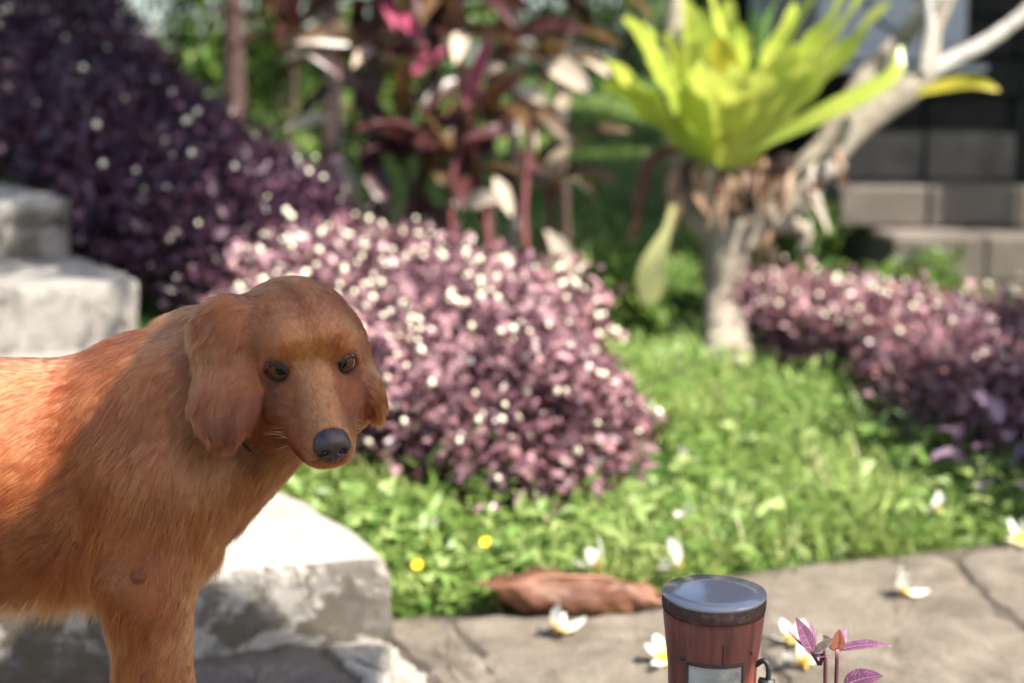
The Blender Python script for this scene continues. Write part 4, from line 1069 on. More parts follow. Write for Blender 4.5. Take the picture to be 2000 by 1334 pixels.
GL = [bp(-0.03, -0.07, 0.42), bp(-0.03, -0.07, 0.28), bp(-0.03, -0.07, 0.13), bp(-0.02, -0.07, 0.045)]
dog_b.cone(bp(0.0, -0.08, 0.45), GL[0], 0.058, 0.044, 0.04, flow=nrm(-AX * .25 - UZ), len=0.022)
for i in range(3):
    dog_b.cone(GL[i], GL[i + 1], (0.043, 0.034, 0.027)[i], (0.034, 0.027, 0.026)[i], 0.02, flow=nrm(-AX * .3 - UZ), len=0.013, feather=0.8 if i < 2 else 0)
dog_b.ell(bp(0.005, -0.07, 0.026), (0.052, 0.036, 0.026), 0.02, BM, flow=nrm(AX - UZ * .2), len=0.008)
# hind legs
for s, o in ((1, 0.0), (-1, 0.07)):
    h0, kn, hk, pw = bp(-0.60 + o, s * 0.075, 0.47), bp(-0.52 + o, s * 0.09, 0.31), bp(-0.70 + o, s * 0.088, 0.165), bp(-0.675 + o, s * 0.088, 0.04)
    dog_b.cone(h0, kn, 0.085, 0.056, 0.05, flow=nrm(-AX * .5 - UZ), len=0.035)
    dog_b.cone(kn, hk, 0.052, 0.027, 0.03, flow=nrm(-AX * .5 - UZ), len=0.03, feather=0.6)
    dog_b.cone(hk, pw, 0.025, 0.024, 0.02, flow=nrm(-UZ), len=0.012)
    dog_b.ell(bp(-0.645 + o, s * 0.088, 0.026), (0.055, 0.036, 0.026), 0.02, BM, flow=nrm(AX - UZ * .2), len=0.008)
# tail
TL = spline([bp(-0.70, 0, 0.57), bp(-0.79, 0, 0.53), bp(-0.87, 0.01, 0.42), bp(-0.95, 0.02, 0.36)], 5)
for i in range(4):
    dog_b.cone(TL[i], TL[i + 1], 0.034 - .005 * i, 0.030 - .005 * i, 0.02, flow=nrm(TL[i + 1] - TL[i] - UZ * .5), len=0.06)
dog_b.ell(at(392, 648, 1.60), (0.03, 0.04, 0.02), 0.03, None, flow=nrm(UZ * .7 - AX), len=0.040)
N_BODY = len(dog_b.pr)
# head
HB = hv(-1, 0, 0.25)
dog_b.ell(hp(-5.6, 0, 0.6), hr(6.4, 5.2, 3.55), 0.03, HM, flow=HB, len=0.007)
dog_b.ell(hp(-5.8, 0, 1.75), hr(4.6, 3.3, 2.25), 0.03, HM, flow=hv(-1, 0, .1), len=0.0075)
for s in (1, -1):
    dog_b.ell(hp(-1.9, s * 2.6, 1.85), hr(2.2, 1.7, 1.4), 0.020, HM, flow=hv(-1, s * .5, .6), len=0.008)
    dog_b.ell(hp(-5.0, s * 3.5, -3.4), hr(4.4, 2.5, 4.0), 0.03, HM, flow=hv(-1, s * .1, -.55), len=0.013)
    dog_b.ell(hp(-0.2, s * 2.3, -3.1), hr(3.0, 1.5, 1.9), 0.022, HM, flow=hv(-1, s * .2, -.3), len=0.007)
    dog_b.ell(hp(-2.6, s * 3.1, -4.9), hr(4.2, 2.2, 2.9), 0.03, HM, flow=hv(-1, s * .1, -.7), len=0.015)
    dog_b.ell(hp(-4.0, s * 2.6, -7.0), hr(3.6, 2.4, 2.4), 0.03, HM, flow=hv(-1, s * .1, -.8), len=0.020)
    dog_b.ell(hp(5.8, s * 1.15, -5.1), hr(3.3, 1.35, 1.85), 0.016, HM, flow=hv(-.8, s * .25, -.55), len=0.008)
    dog_b.ell(hp(2.6, s * 1.55, -5.4), hr(3.6, 1.55, 2.1), 0.018, HM, flow=hv(-1, s * .15, -.5), len=0.008)
dog_b.cone(hp(-1.5, 0, -0.9), hp(7.9, 0, -3.55), 0.0205 * HS, 0.0150 * HS, 0.012, flow=hv(-1, 0, .22), len=0.006)
dog_b.cone(hp(-2.0, 0, -4.2), hp(7.2, 0, -5.1), 0.029 * HS, 0.0175 * HS, 0.018, flow=hv(-1, 0, -.3), len=0.006)
dog_b.cone(hp(-4.0, 0, -6.4), hp(5.2, 0, -6.7), 0.027 * HS, 0.0140 * HS, 0.018, flow=hv(-1, 0, -.3), len=0.010)
# lids round the eyes, then the eye openings
EYE = []
for s in (1, -1):
    c = hp(-0.62, s * 3.0, 0.0); EYE.append((s, c))
    dog_b.ell(c, hr(1.63, 1.63, 1.63), 0.010, None, flow=hv(-.6, s, .2), len=0.004)
    g = hv(1.0, s * 0.55, 0.02); h = nrm(np.cross(HU, g)); v = np.cross(g, h); Mx = np.stack([g, h, v])
    dog_b.cut(c + g * 0.0125 * HS, hr(1.48, 1.36, 1.0), 0.004, Mx)
# ears: hanging flaps
ear_M = {}
for s in (1, -1):
    if s < 0:   # near ear: broad side to the viewer
        top, bot = at(455, 616, 1.492), at(440, 838, 1.452); out = nrm(CAM - bot + np.array([-0.25, 0, 0])); w0, w1 = 0.030, 0.0345
    else:       # far ear, standing off a little, seen nearly edge on
        top, bot = at(676, 640, 1.528), at(735, 792, 1.520); out = nrm(HL + HF * 0.55); w0, w1 = 0.022, 0.025
    up_ = nrm(top - bot); L_ = np.linalg.norm(top - bot)
    out = nrm(out - up_ * out.dot(up_)); fr = np.cross(out, up_)
    M = np.stack([fr, out, up_]); ear_M[s] = M
    fl = nrm(-up_ * 1.0 - HF * 0.25)
    dog_b.ell(top - up_ * L_ * .50, (w0, 0.0085, L_ * .50), 0.008, M, flow=fl, len=0.034, ear=1.0)
    dog_b.ell(top - up_ * L_ * .66, (w1, 0.0085, L_ * .335), 0.008, M, flow=nrm(-up_ - HF * .25), len=0.021, ear=0.8)
    dog_b.ell(top - up_ * L_ * .10 - out * .008, (0.030 if s < 0 else 0.018, 0.018 if s < 0 else 0.010, 0.022 if s < 0 else 0.014), 0.040 if s < 0 else 0.02, M, flow=nrm(-up_ - HF * .7 + out * .15), len=0.032, ear=1.0)

xs = axis_steps(-1.36, -0.43, -0.06, -0.04, 0.0032, 0.009)
ys = axis_steps(1.18, 1.29, 1.62, 1.86, 0.0032, 0.009)
zs = axis_steps(-0.02, 0.54, 0.80, 0.82, 0.0032, 0.009)
DV, DQ = surface_nets(dog_b.field(xs, ys, zs), xs, ys, zs)
DV = relax(DV, DQ, 2, 0.5)

_d = DV - CAM; _t = _d @ _fw
_px = 1000 + FPX * (_d @ _rt) / _t; _py = 667 - FPX * (_d @ _up) / _t
_near = np.hypot(_px - 275, _py - 1138) < 14
ELBOW = DV[_near][np.argmin(_t[_near])]

def dog_skin_mat():
    s = NT('dog_skin')
    n = s.noise(25, 4, 0.6, s.pos())
    s.bsdf(s.ramp(n, [(0.3, (0.17, 0.056, 0.022)), (0.7, (0.25, 0.085, 0.032))]), 0.8, None, 0.1)
    return s.m

def dog_fur_mat():
    s = NT('dog_fur')
    hi = s.add('ShaderNodeHairInfo')
    tn = s.add('ShaderNodeAttribute', attribute_name='tone').outputs['Fac']
    n = s.noise(14, 4, 0.6, s.pos(), 0.4)
    f = s.math('ADD', s.math('MULTIPLY', n, 0.52), s.math('MULTIPLY', hi.outputs['Random'], 0.38))
    f = s.math('ADD', f, s.math('MULTIPLY', hi.outputs['Intercept'], 0.18))
    f = s.math('ADD', f, tn)
    col = s.ramp(f, [(0.06, (0.050, 0.0095, 0.0023)), (0.48, (0.168, 0.037, 0.0092)), (0.95, (0.50, 0.175, 0.055))])
    h = s.add('ShaderNodeBsdfHairPrincipled', model='CHIANG', parametrization='COLOR')
    s.link(col, h.inputs['Color'])
    h.inputs['Roughness'].default_value = 0.30
    h.inputs['Radial Roughness'].default_value = 0.55
    h.inputs['Coat'].default_value = 0.15
    h.inputs['Random Roughness'].default_value = 0.2
    s.link(h.outputs[0], s.out.inputs[0])
    return s.m

dog = empty('dog', (float(B0[0] - .2 * AX[0]), float(B0[1] - .2 * AX[1]), 0.0))
tag(dog, 'reddish golden long-haired dog standing by the steps and looking at the viewer', 'dog')
DOGL = np.array(dog.location)
MAT_SKIN = dog_skin_mat(); MAT_FUR = dog_fur_mat()
body = obj('body', quads_mesh('dog_body', DV - DOGL, DQ, MAT_SKIN), dog)

# --- coat
def grow_fur(V, Q, n_total):
    tri = np.vstack([Q[:, [0, 1, 2]], Q[:, [0, 2, 3]]])
    a, b, c = V[tri[:, 0]], V[tri[:, 1]], V[tri[:, 2]]
    cr = np.cross(b - a, c - a); ar = np.linalg.norm(cr, axis=1) * 0.5
    N = nrm(cr)
    # vertex normals for smooth lie
    VN = np.zeros_like(V)
    for k in range(3): np.add.at(VN, tri[:, k], cr)
    VN = nrm(VN)
    cen = (a + b + c) / 3
    hd = np.linalg.norm(cen - HO, axis=1)
    w = ar * np.where(hd < 0.12, 9.0, np.where(hd < 0.2, 3.0, 1.0)) * np.where(cen[:, 0] > -0.68, 1.0, 0.25) * np.where(N[:, 1] > 0.55, 0.3, 1.0) * np.where(cen[:, 2] < 0.15, 0.4, 1.0)
    pick = rng.choice(len(tri), n_total, p=w / w.sum())
    u, v = rng.random(n_total), rng.random(n_total)
    fl = u + v > 1; u[fl], v[fl] = 1 - u[fl], 1 - v[fl]
    t = tri[pick]
    root = V[t[:, 0]] * (1 - u - v)[:, None] + V[t[:, 1]] * u[:, None] + V[t[:, 2]] * v[:, None]
    nor = nrm(VN[t[:, 0]] * (1 - u - v)[:, None] + VN[t[:, 1]] * u[:, None] + VN[t[:, 2]] * v[:, None])
    # blend the lie of the coat from the volumes
    W = []; FLW = []; LEN = []; EAR = []; FEA = []
    for q in dog_b.pr:
        if q[0] == 'x': continue
        d = dog_b.dist(q, root.astype(np.float32))
        W.append(np.exp(-np.maximum(d, 0) / 0.010)); FLW.append(q[5]['flow']); LEN.append(q[5]['len'])
        EAR.append(q[5].get('ear', 0.0)); FEA.append(q[5].get('feather', 0.0))
    W = np.array(W).T; W = W / (W.sum(1, keepdims=True) + 1e-12)
    flow = W @ np.array(FLW); ln = W @ np.array(LEN); ear = W @ np.array(EAR); fea = W @ np.array(FEA)
    # spot offsets so that the coat lies in locks
    def field(p, sc, seed):
        r = np.random.default_rng(seed); K = r.normal(size=(3, 6)) * sc; ph = r.random((6,)) * 6.28
        return np.sin(p @ K + ph).mean(1) * 1.6
    jit = np.stack([field(root, 45, k) + 0.6 * field(root, 130, 10 + k) for k in range(3)], -1)
    flow = nrm(flow + jit * np.where(ln[:, None] < 0.012, 0.07, 0.20 + 0.06 * ear[:, None]) + rng.normal(size=root.shape) * 0.07)
    tang = flow - nor * (flow * nor).sum(1, keepdims=True)
    tang = nrm(tang)
    # feathering down the back of the legs, fringe under the belly
    rear = np.clip(-(nor @ AX), 0, 1); under = np.clip(-nor[:, 2] - 0.25, 0, 1)
    belly = ((root[:, 2] > 0.30) & (root[:, 2] < 0.46) & (((root - B0) @ AX) < 0.06)).astype(float)
    ln = ln + fea * rear ** 1.5 * 0.045 + belly * under * 0.035
    ln = ln * np.clip(rng.normal(1.0, 0.16, n_total), 0.55, 1.5)
    # bare skin: nose, eye rims, elbow callus
    keep = np.ones(n_total, bool)
    for s_, c_ in EYE:
        dd = np.linalg.norm(root - (c_ + hv(1, s_ * .55, 0) * 0.011), axis=1)
        ln = np.where(dd < 0.020, np.minimum(ln, 0.006), ln)
        keep &= dd > 0.0090
    dn = np.linalg.norm((root - hp(9.0, 0, -4.0)) / 1.0, axis=1)
    keep &= dn > 0.0165
    ln = np.where(dn < 0.04, np.minimum(ln, 0.0052 + 0.05 * np.maximum(dn - .0175, 0)), ln)
    ec = ELBOW
    de = np.linalg.norm(root - ec, axis=1); keep &= de > 0.007
    ln = np.where(de < 0.045, np.minimum(ln, 0.006 + 0.2 * np.maximum(de - .016, 0)), ln)
    lift = 0.16 + 0.20 * np.clip(ln / 0.03, 0, 1) + 0.16 * rng.random(n_total) + 0.25 * fea * rear
    lift = np.where(ln < 0.012, 0.20 + 0.14 * rng.random(n_total), lift)
    root, nor, tang, ln, ear, lift, flow = (x[keep] for x in (root, nor, tang, ln, ear, lift, flow)); fea = fea[keep]
    m = len(root); K = 5
    P = np.zeros((m, K, 3)); P[:, 0] = root - nor * np.where(ln < 0.012, 0.0002, 0.001)[:, None]
    side = np.cross(nor, tang); ph = field(root, 60, 77) * 6 + rng.normal(size=m) * 0.5
    wav = (0.06 + 0.27 * ear + 0.22 * fea + 0.08 * np.clip(ln / .04, 0, 1))
    grav = np.clip((ln - 0.02) / 0.05, 0, 0.8)
    d = nrm(tang + nor * lift[:, None])
    al = np.clip(((flow * nor).sum(1) - 0.35) / 0.3, 0, 1)[:, None]
    d = nrm(d * (1 - al) + flow * al)
    for k in range(1, K):
        s_ = k / (K - 1)
        dd = nrm(d + side * (wav * np.sin(ph + s_ * 4.0))[:, None] - nor * (lift * np.where(ln < 0.012, 0.35, 1.05) * s_ ** 1.2)[:, None] - UZ * (grav * s_ * 0.8)[:, None])
        P[:, k] = P[:, k - 1] + dd * (ln / (K - 1))[:, None]
    # locks: hairs lean together towards a guide hair near by
    from mathutils import kdtree
    longi = np.where(ln > 0.0035)[0]; ctone = np.zeros(m)
    if len(longi) > 100:
        gd = rng.choice(longi, max(40, len(longi) // 22), replace=False)
        kd = kdtree.KDTree(len(gd))
        for i_, g_ in enumerate(gd): kd.insert(root[g_], i_)
        kd.balance()
        near = np.array([kd.find(root[i_])[1] for i_ in longi]); gg = gd[near]
        amt = (0.42 + 0.25 * ear[longi]) * np.clip((ln[longi] + .008) / .026, 0, 1)
        ctone[longi] = rng.normal(size=len(gd))[near] * np.where(ln[longi] > .014, .055, .055)
        for k in range(1, K):
            s_ = (k / (K - 1)) ** 1.3
            tgt = P[gg, k] + (P[longi, 0] - P[gg, 0]) * 0.25
            P[longi, k] += (tgt - P[longi, k]) * (amt * s_)[:, None]
    # tone: shade painted in brow furrow, muzzle sides, ear gaps; paler brows and feathering
    q = (root - HO) @ HM.T / (0.01 * HS)
    tone = ctone.copy()
    head = np.linalg.norm(q + np.array([2, 0, 2.]), axis=1) < 11
    tone += head * (-0.16 * np.exp(-(q[:, 1] / 0.9) ** 2) * np.clip((q[:, 2] - 1.0) / 3, 0, 1))  # dark line standing in for the shade of an unmodelled furrow
    for s_ in (1, -1):
        tone += 0.11 * np.exp(-(((q[:, 0] + .3) / 1.6) ** 2 + ((q[:, 1] - s_ * 2.6) / 1.2) ** 2 + ((q[:, 2] - 1.9) / 1.0) ** 2))
        tone -= 0.45 * np.exp(-(((q[:, 0] - .6) / 1.3) ** 2 + ((q[:, 1] - s_ * 2.5) / 0.9) ** 2 + ((q[:, 2] + .6) / 0.9) ** 2))
        tone -= 0.16 * np.exp(-(((q[:, 0] - 1.0) / 2.0) ** 2 + ((q[:, 1] - s_ * 3.4) / 1.4) ** 2 + ((q[:, 2] + 1.9) / 1.0) ** 2))
    fc = np.clip((q[:, 0] + 1.5) / 2.0, 0, 1) * head
    tone -= fc * 0.20 * np.clip((np.abs(q[:, 1]) - 1.3) / 1.2, 0, 1)  # muzzle sides darkened as planes turned from the light
    tone += fc * 0.06 * np.exp(-(q[:, 1] / 1.2) ** 2)  # bridge lightened as the lit top plane of the muzzle
    tone -= head * 0.10 * np.clip((-q[:, 2] - 4.5) / 3, 0, 1)
    lip = -6.0 - 0.35 * np.clip((6.5 - q[:, 0]) / 4, 0, 1.5)
    tone -= head * 0.40 * np.exp(-((q[:, 2] - lip) / 0.28) ** 2) * np.clip((q[:, 0] - 0.5) / 1.5, 0, 1)
    tone -= head * (1 - np.clip(ear * 2, 0, 1)) * 0.26 * np.clip((np.abs(q[:, 1]) - 3.4) / 1.4, 0, 1) * np.clip((1.0 - q[:, 2]) / 2, 0, 1) * np.clip((-q[:, 0] - 0.5) / 2.0, 0, 1)  # cheeks beside the ears darkened for dark fur and gap shade
    tone += head * 0.07 * (1 - np.clip(ear * 2, 0, 1))
    tone -= 0.07 * ear
    for s_, c_ in EYE:
        dd = np.linalg.norm(root - (c_ + hv(1, s_ * .55, 0) * 0.011), axis=1)
        tone -= 0.55 * np.exp(-((dd - .009) / .0055) ** 2)
    tone += 0.10 * fea
    hc = bpy.data.hair_curves.new('dog_fur')
    hc.add_curves([K] * m)
    hc.attributes['position'].data.foreach_set('vector', (P - DOGL).astype(np.float32).ravel())
    rad = np.linspace(1.0, 0.12, K)[None, :] * np.where(ln < 0.012, 0.00024, 0.00030)[:, None]
    ra = hc.attributes.get('radius') or hc.attributes.new('radius', 'FLOAT', 'POINT')
    ra.data.foreach_set('value', rad.astype(np.float32).ravel())
    ta = hc.attributes.new('tone', 'FLOAT', 'CURVE'); ta.data.foreach_set('value', tone.astype(np.float32))
    hc.materials.append(MAT_FUR)
    return hc

fur = obj('fur', grow_fur(DV, DQ, N_HAIR), dog)

# --- nose leather
nb = Blob(); NC = hp(8.95, 0, -4.0)
nb.ell(NC, hr(1.35, 1.62, 1.42), 0.006, HM)
nb.ell(NC + hv(-.1, 0, 1) * .006, hr(1.25, 1.45, 1.0), 0.008, HM)
for s in (1, -1):
    nb.ell(NC + HS * .01 * (0.35 * HF + s * 1.02 * HL - 0.25 * HU), hr(0.85, 0.78, 0.85), 0.005, HM)
nb.ell(NC + HS * .01 * (0.20 * HF - 1.05 * HU), hr(0.85, 0.75, 0.6), 0.005, HM)
for s in (1, -1):
    nb.cut(NC + HS * .01 * (1.35 * HF + s * 0.80 * HL - 0.28 * HU), hr(0.75, 0.42, 0.38), 0.003, HM)
    nb.cut(NC + HS * .01 * (0.75 * HF + s * 1.60 * HL - 0.62 * HU), hr(0.75, 0.60, 0.15), 0.003, HM)
nb.cut(NC + HS * .01 * (1.6 * HF - 1.1 * HU), hr(0.5, 0.07, 1.0), 0.003, HM)
ax3 = [np.arange(NC[i] - .032, NC[i] + .032, .0011) for i in range(3)]
NV, NQ = surface_nets(nb.field(*ax3), *ax3)
NV = relax(NV, NQ, 1, 0.5)
def nose_mat():
    s = NT('nose_leather')
    v = s.add('ShaderNodeTexVoronoi', feature='F1'); v.inputs['Scale'].default_value = 700
    s.link(s.pos(), v.inputs['Vector'])
    n = s.noise(120, 3, 0.5, s.pos())
    col = s.ramp(n, [(0.3, (0.022, 0.011, 0.012)), (0.75, (0.065, 0.034, 0.035))])
    s.bsdf(col, 0.36, s.bump(v.outputs['Distance'], 0.35, 0.0006), 0.5)
    return s.m
nose = obj('nose', quads_mesh('dog_nose', NV - DOGL, NQ, nose_mat()), dog)

# --- eyes: ball with iris and pupil, dark lid rim
def eye_mats():
    out = []
    for nm, c, ro in (('eye_white', (0.20, 0.15, 0.145), 0.12), ('iris_brown', (0.075, 0.025, 0.010), 0.08), ('pupil_black', (0.004, 0.003, 0.003), 0.06), ('iris_edge', (0.018, 0.008, 0.005), 0.1)):
        s = NT(nm); n = s.noise(260, 3, .6, s.pos())
        s.bsdf(s.ramp(n, [(0.3, tuple(x * .75 for x in c)), (0.7, tuple(x * 1.25 for x in c))]), ro, None, 0.22)
        out.append(s.m)
    return out
EM = eye_mats()
MAT_RIM = plain('eyelid_rim_skin', (0.026, 0.011, 0.008), 0.65, 0.25, 0.3, 200, 0.3)
for s, c in EYE:
    r = 0.0150 * HS
    gz = nrm(nrm(CAM - c) + np.array([0.0, 0, -0.16]))
    q = Vector(gz).to_track_quat('Z', 'Y').to_matrix()
    V, F, MI = [], [], []
    rings = [0, 11, 22, 38, 56, 60, 64, 76, 90, 120, 150, 180]; n = 28
    for a in rings:
        a = R(a); rr = r * (1.04 if a < R(58) else 1.0)
        for j in range(n):
            b = 2 * math.pi * j / n
            V.append(np.array(q @ Vector((rr * math.sin(a) * math.cos(b), rr * math.sin(a) * math.sin(b), rr * math.cos(a)))) + c - DOGL)
    for i in range(len(rings) - 1):
        for j in range(n):
            F.append((i * n + j, i * n + (j + 1) % n, (i + 1) * n + (j + 1) % n, (i + 1) * n + j))
            MI.append(2 if rings[i + 1] <= 22 else 1 if rings[i + 1] <= 56 else 3 if rings[i + 1] <= 60 else 0)
    me = mesh_data('dog_eye', V, F, EM); me.polygons.foreach_set('material_index', MI)
    eye = obj('eye', me, dog)
    g = hv(1.0, s * 0.55, 0.02); h = nrm(np.cross(HU, g)); v = np.cross(g, h)
    pts = []
    for j in range(40):
        a = 2 * math.pi * j / 40
        ca, sa = math.cos(a), math.sin(a)
        dx = 1.0 * ca; dz = (0.66 if sa > 0 else 0.62) * sa * (abs(sa) ** 0.15) + 0.0
        inner = -s * ca if False else ca * 1.0
        dirv = nrm(g + h * dx * 0.86 + v * dz * 0.86 - v * 0.10 * (h * dx).dot(-s * HL) * 1.0)
        pts.append(c + dirv * r * 1.035)
    V, F = [], []
    pts = np.array(pts)
    for j in range(40):
        tn = nrm(pts[(j + 1) % 40] - pts[j - 1]); o = nrm(pts[j] - c); b2 = np.cross(tn, o)
        for k in range(8):
            a = 2 * math.pi * k / 8
            V.append(pts[j] + (o * math.cos(a) * 0.0006 + b2 * math.sin(a) * 0.0013) - DOGL)
    for j in range(40):
        for k in range(8):
            F.append((j * 8 + k, j * 8 + (k + 1) % 8, ((j + 1) % 40) * 8 + (k + 1) % 8, ((j + 1) % 40) * 8 + k))
    obj('eyelid_rim', mesh_data('eyelid_rim', V, F, MAT_RIM), eye)

# --- elbow callus, whiskers, collar
cc = ELBOW
V, F = [], []
for i in range(6):
    a = R(90) * i / 5
    for j in range(14):
        b = 2 * math.pi * j / 14
        V.append(cc - DOGL + SD * 0.004 * math.cos(a) + (AX * math.cos(b) * 0.0085 + UZ * math.sin(b) * 0.0095) * math.sin(a))
F += [(i * 14 + j, i * 14 + (j + 1) % 14, (i + 1) * 14 + (j + 1) % 14, (i + 1) * 14 + j) for i in range(5) for j in range(14)]
obj('elbow_callus', mesh_data('elbow_callus', V, F, plain('callus_skin', (0.15, 0.055, 0.032), 0.95, 0.05, 0.3, 220, 0.6)), dog)
MAT_WHISK = plain('whisker_hair', (0.55, 0.33, 0.18), 0.4, 0.5, 0.1)
for s in (1, -1):
    for k in range(8):
        f0 = 3.6 + 0.55 * (k % 4) + random.uniform(-.2, .2); u0 = -4.9 - 0.55 * (k // 3) + random.uniform(-.15, .15)
        a = hp(f0, s * (2.55 - 0.14 * (f0 - 3.5)), u0)
        d = hv(-0.9, s * (0.75 + random.uniform(-.2, .2)), -0.1 + random.uniform(-.25, .2))
        L = random.uniform(.028, .05)
        V, F = tube([a, a + d * L * .5 + HU * .001, a + d * L - UZ * L * .12], [0.00035, 0.00025, 0.00008], 5)
        obj('whisker', mesh_data('whisker', [v - DOGL for v in V], F, MAT_WHISK), dog)
def dog_sdf(p):
    D = np.full(p.shape[:-1], .5, np.float32)
    for q_ in dog_b.pr[:N_BODY]:
        if q_[0] != 'x': D = smin(D, dog_b.dist(q_, p.astype(np.float32)), q_[4])
    return D
axn = nrm(nrm(NK1 - NK0) + HF * .25); c1 = nrm(np.cross(axn, UZ)); c2 = np.cross(c1, axn)
cent = NK0 * .32 + NK1 * .68 + HF * .005 - UZ * .02
rr_s = np.arange(.03, .16, .002); rad_c = []
for j in range(48):
    a = 2 * math.pi * j / 48; o = c1 * math.cos(a) + c2 * math.sin(a)
    dd = dog_sdf(cent + rr_s[:, None] * o); k = np.argmax(dd > 0) if (dd > 0).any() else len(dd) - 1
    rad_c.append(rr_s[k])
rad_c = np.minimum(np.array(rad_c), .105)
for _ in range(4): rad_c = (np.roll(rad_c, 1) + 2 * rad_c + np.roll(rad_c, -1)) / 4
V, F = [], []
for j in range(48):
    a = 2 * math.pi * j / 48
    o = c1 * math.cos(a) + c2 * math.sin(a)
    for k, (w, t) in enumerate(((-.009, 0), (.009, 0), (.009, .003), (-.009, .003))):
        V.append(cent + o * (rad_c[j] - .0065 + t) + axn * w - DOGL)
for j in range(48):
    for k in range(4):
        F.append((j * 4 + k, j * 4 + (k + 1) % 4, ((j + 1) % 48) * 4 + (k + 1) % 4, ((j + 1) % 48) * 4 + k))
obj('collar', mesh_data('dog_collar', V, F, plain('collar_webbing', (0.012, 0.012, 0.014), 0.7, 0.3, 0.3, 300, 0.3), smooth=False), dog)
print('dog done', time.time() - T0)
# ================================================================== bamboo lamp
lp = at(1395, 1160, 1.405)
lamp = empty('bamboo_lamp', (float(lp[0]), float(lp[1]), 0)); tag(lamp, 'reddish bamboo garden lamp with frosted window and glossy flat top', 'lamp')
LH = float(lp[2])
def bamboo_mat():
    s = NT('red_stained_bamboo'); c = s.coord()
    mp = s.add('ShaderNodeMapping'); mp.inputs['Scale'].default_value = (90, 90, 5); s.link(c, mp.inputs[0])
    g = s.noise(1.0, 5, 0.6, mp.outputs[0]); b = s.noise(12, 4, 0.6, c)
    col = s.ramp(g, [(0.28, (0.085, 0.022, 0.018)), (0.55, (0.215, 0.058, 0.045)), (0.80, (0.33, 0.110, 0.085))])
    col = s.mix(s.ramp(b, [(0.45, (0, 0, 0)), (0.75, (.6, .6, .6))]), col, (0.075, 0.032, 0.030))
    s.bsdf(col, 0.45, s.bump(g, 0.5, 0.002), 0.45)
    return s.m
MAT_BAMBOO = bamboo_mat()
MAT_RIMWORN = stone_mat('worn_bamboo_edge', (0.10, 0.036, 0.030), (0.19, 0.075, 0.062), (0.42, 0.29, 0.25), 60, .12, (0.06, 0.024, 0.02))
MAT_BLACKMETAL = plain('black_iron', (0.02, 0.021, 0.024), 0.5, 0.5, .3, 80, .3)
def lathe(prof, n=48, wob=0.0, win=None):
    V, F = [], []
    for i, (r_, z_) in enumerate(prof):
        for j in range(n):
            a = 2 * math.pi * j / n; q = r_ * (1 + wob * math.sin(3 * a + .5) + wob * .6 * math.sin(5 * a))
            V.append((q * math.cos(a), q * math.sin(a), z_))
    for i in range(len(prof) - 1):
        for j in range(n):
            F.append((i * n + j, i * n + (j + 1) % n, (i + 1) * n + (j + 1) % n, (i + 1) * n + j))
    return V, F
k_ = 0.0515
V, F = lathe([(k_ * .84, 0.0), (k_ * .83, .10), (k_ * .83, LH - .12), (k_ * .86, LH - .075), (k_ * .92, LH - .045), (k_ * .970, LH - .0200), (k_ * .955, LH - .0170), (k_ * .985, LH - .0145)], 56, .006)
me = mesh_data('lamp_body', V, F, MAT_BAMBOO); lamp_body = obj('body', me, lamp)
V, F = lathe([(k_ * .970, LH - .0145), (k_ * .990, LH - .012), (k_ * 1.0, LH - .008), (k_ * .99, LH - .001), (k_ * .95, LH - .001), (k_ * .94, LH - .012)], 56, .008)
obj('rim', mesh_data('lamp_rim', V, F, MAT_RIMWORN), lamp)
V, F = lathe([(k_ * .985, LH - .001), (k_ * 1.0, LH + .0008), (k_ * .985, LH + .0024), (k_ * .6, LH + .0030), (k_ * .001, LH + .0032)], 56, .010)
sg = NT('glossy_top_sky_grey'); n_ = sg.noise(40, 3, .5, sg.coord()); sg.bsdf((0.28, 0.28, 0.31), 0.09, sg.bump(n_, .10, .002), 0.8, Metallic=0.25)  # base grey lightened to stand in for reflected sky
obj('top_panel', mesh_data('lamp_top_panel', V, F, sg.m), lamp)
# window: recessed frosted pane with a frame, facing the viewer
wc = np.array([-lp[0], -lp[1], 0.0]); wa = math.atan2(wc[1], wc[0]) + R(4)
rad = k_ * .86
pw, ph_ = R(35), .115
zt_ = LH - .057
V, F = [], []
for i in range(2):
    for j in range(13):
        a = wa - pw + 2 * pw * j / 12; V.append(((rad + .0020) * math.cos(a), (rad + .0020) * math.sin(a), zt_ - ph_ * (1 - i)))
F = [(j, j + 1, 13 + j + 1, 13 + j) for j in range(12)]
sf = NT('frosted_pane'); n_ = sf.noise(55, 4, .6, sf.coord()); sf.bsdf(sf.ramp(n_, [(.3, (.22, .20, .18)), (.7, (.46, .44, .40))]), .35, None, .5)
pane = obj('window_pane', mesh_data('lamp_window', V, F, sf.m), lamp)
fr = []
arc = lambda z_: [((rad + .0026) * math.cos(a), (rad + .0026) * math.sin(a), z_) for a in np.linspace(wa - pw, wa + pw, 13)]
fr.append(tube(arc(zt_), .0016, 6)); fr.append(tube(arc(zt_ - ph_), .0016, 6))
for a in (wa - pw, wa + pw):
    fr.append(tube([((rad + .0026) * math.cos(a), (rad + .0026) * math.sin(a), z_) for z_ in (zt_, zt_ - ph_)], .0016, 6))
for f_ in fr:
    obj('window_frame', mesh_data('lamp_window_frame', *f_, plain('window_frame_dark', (.05, .025, .022)) if 'window_frame_dark' not in bpy.data.materials else bpy.data.materials['window_frame_dark']), lamp)
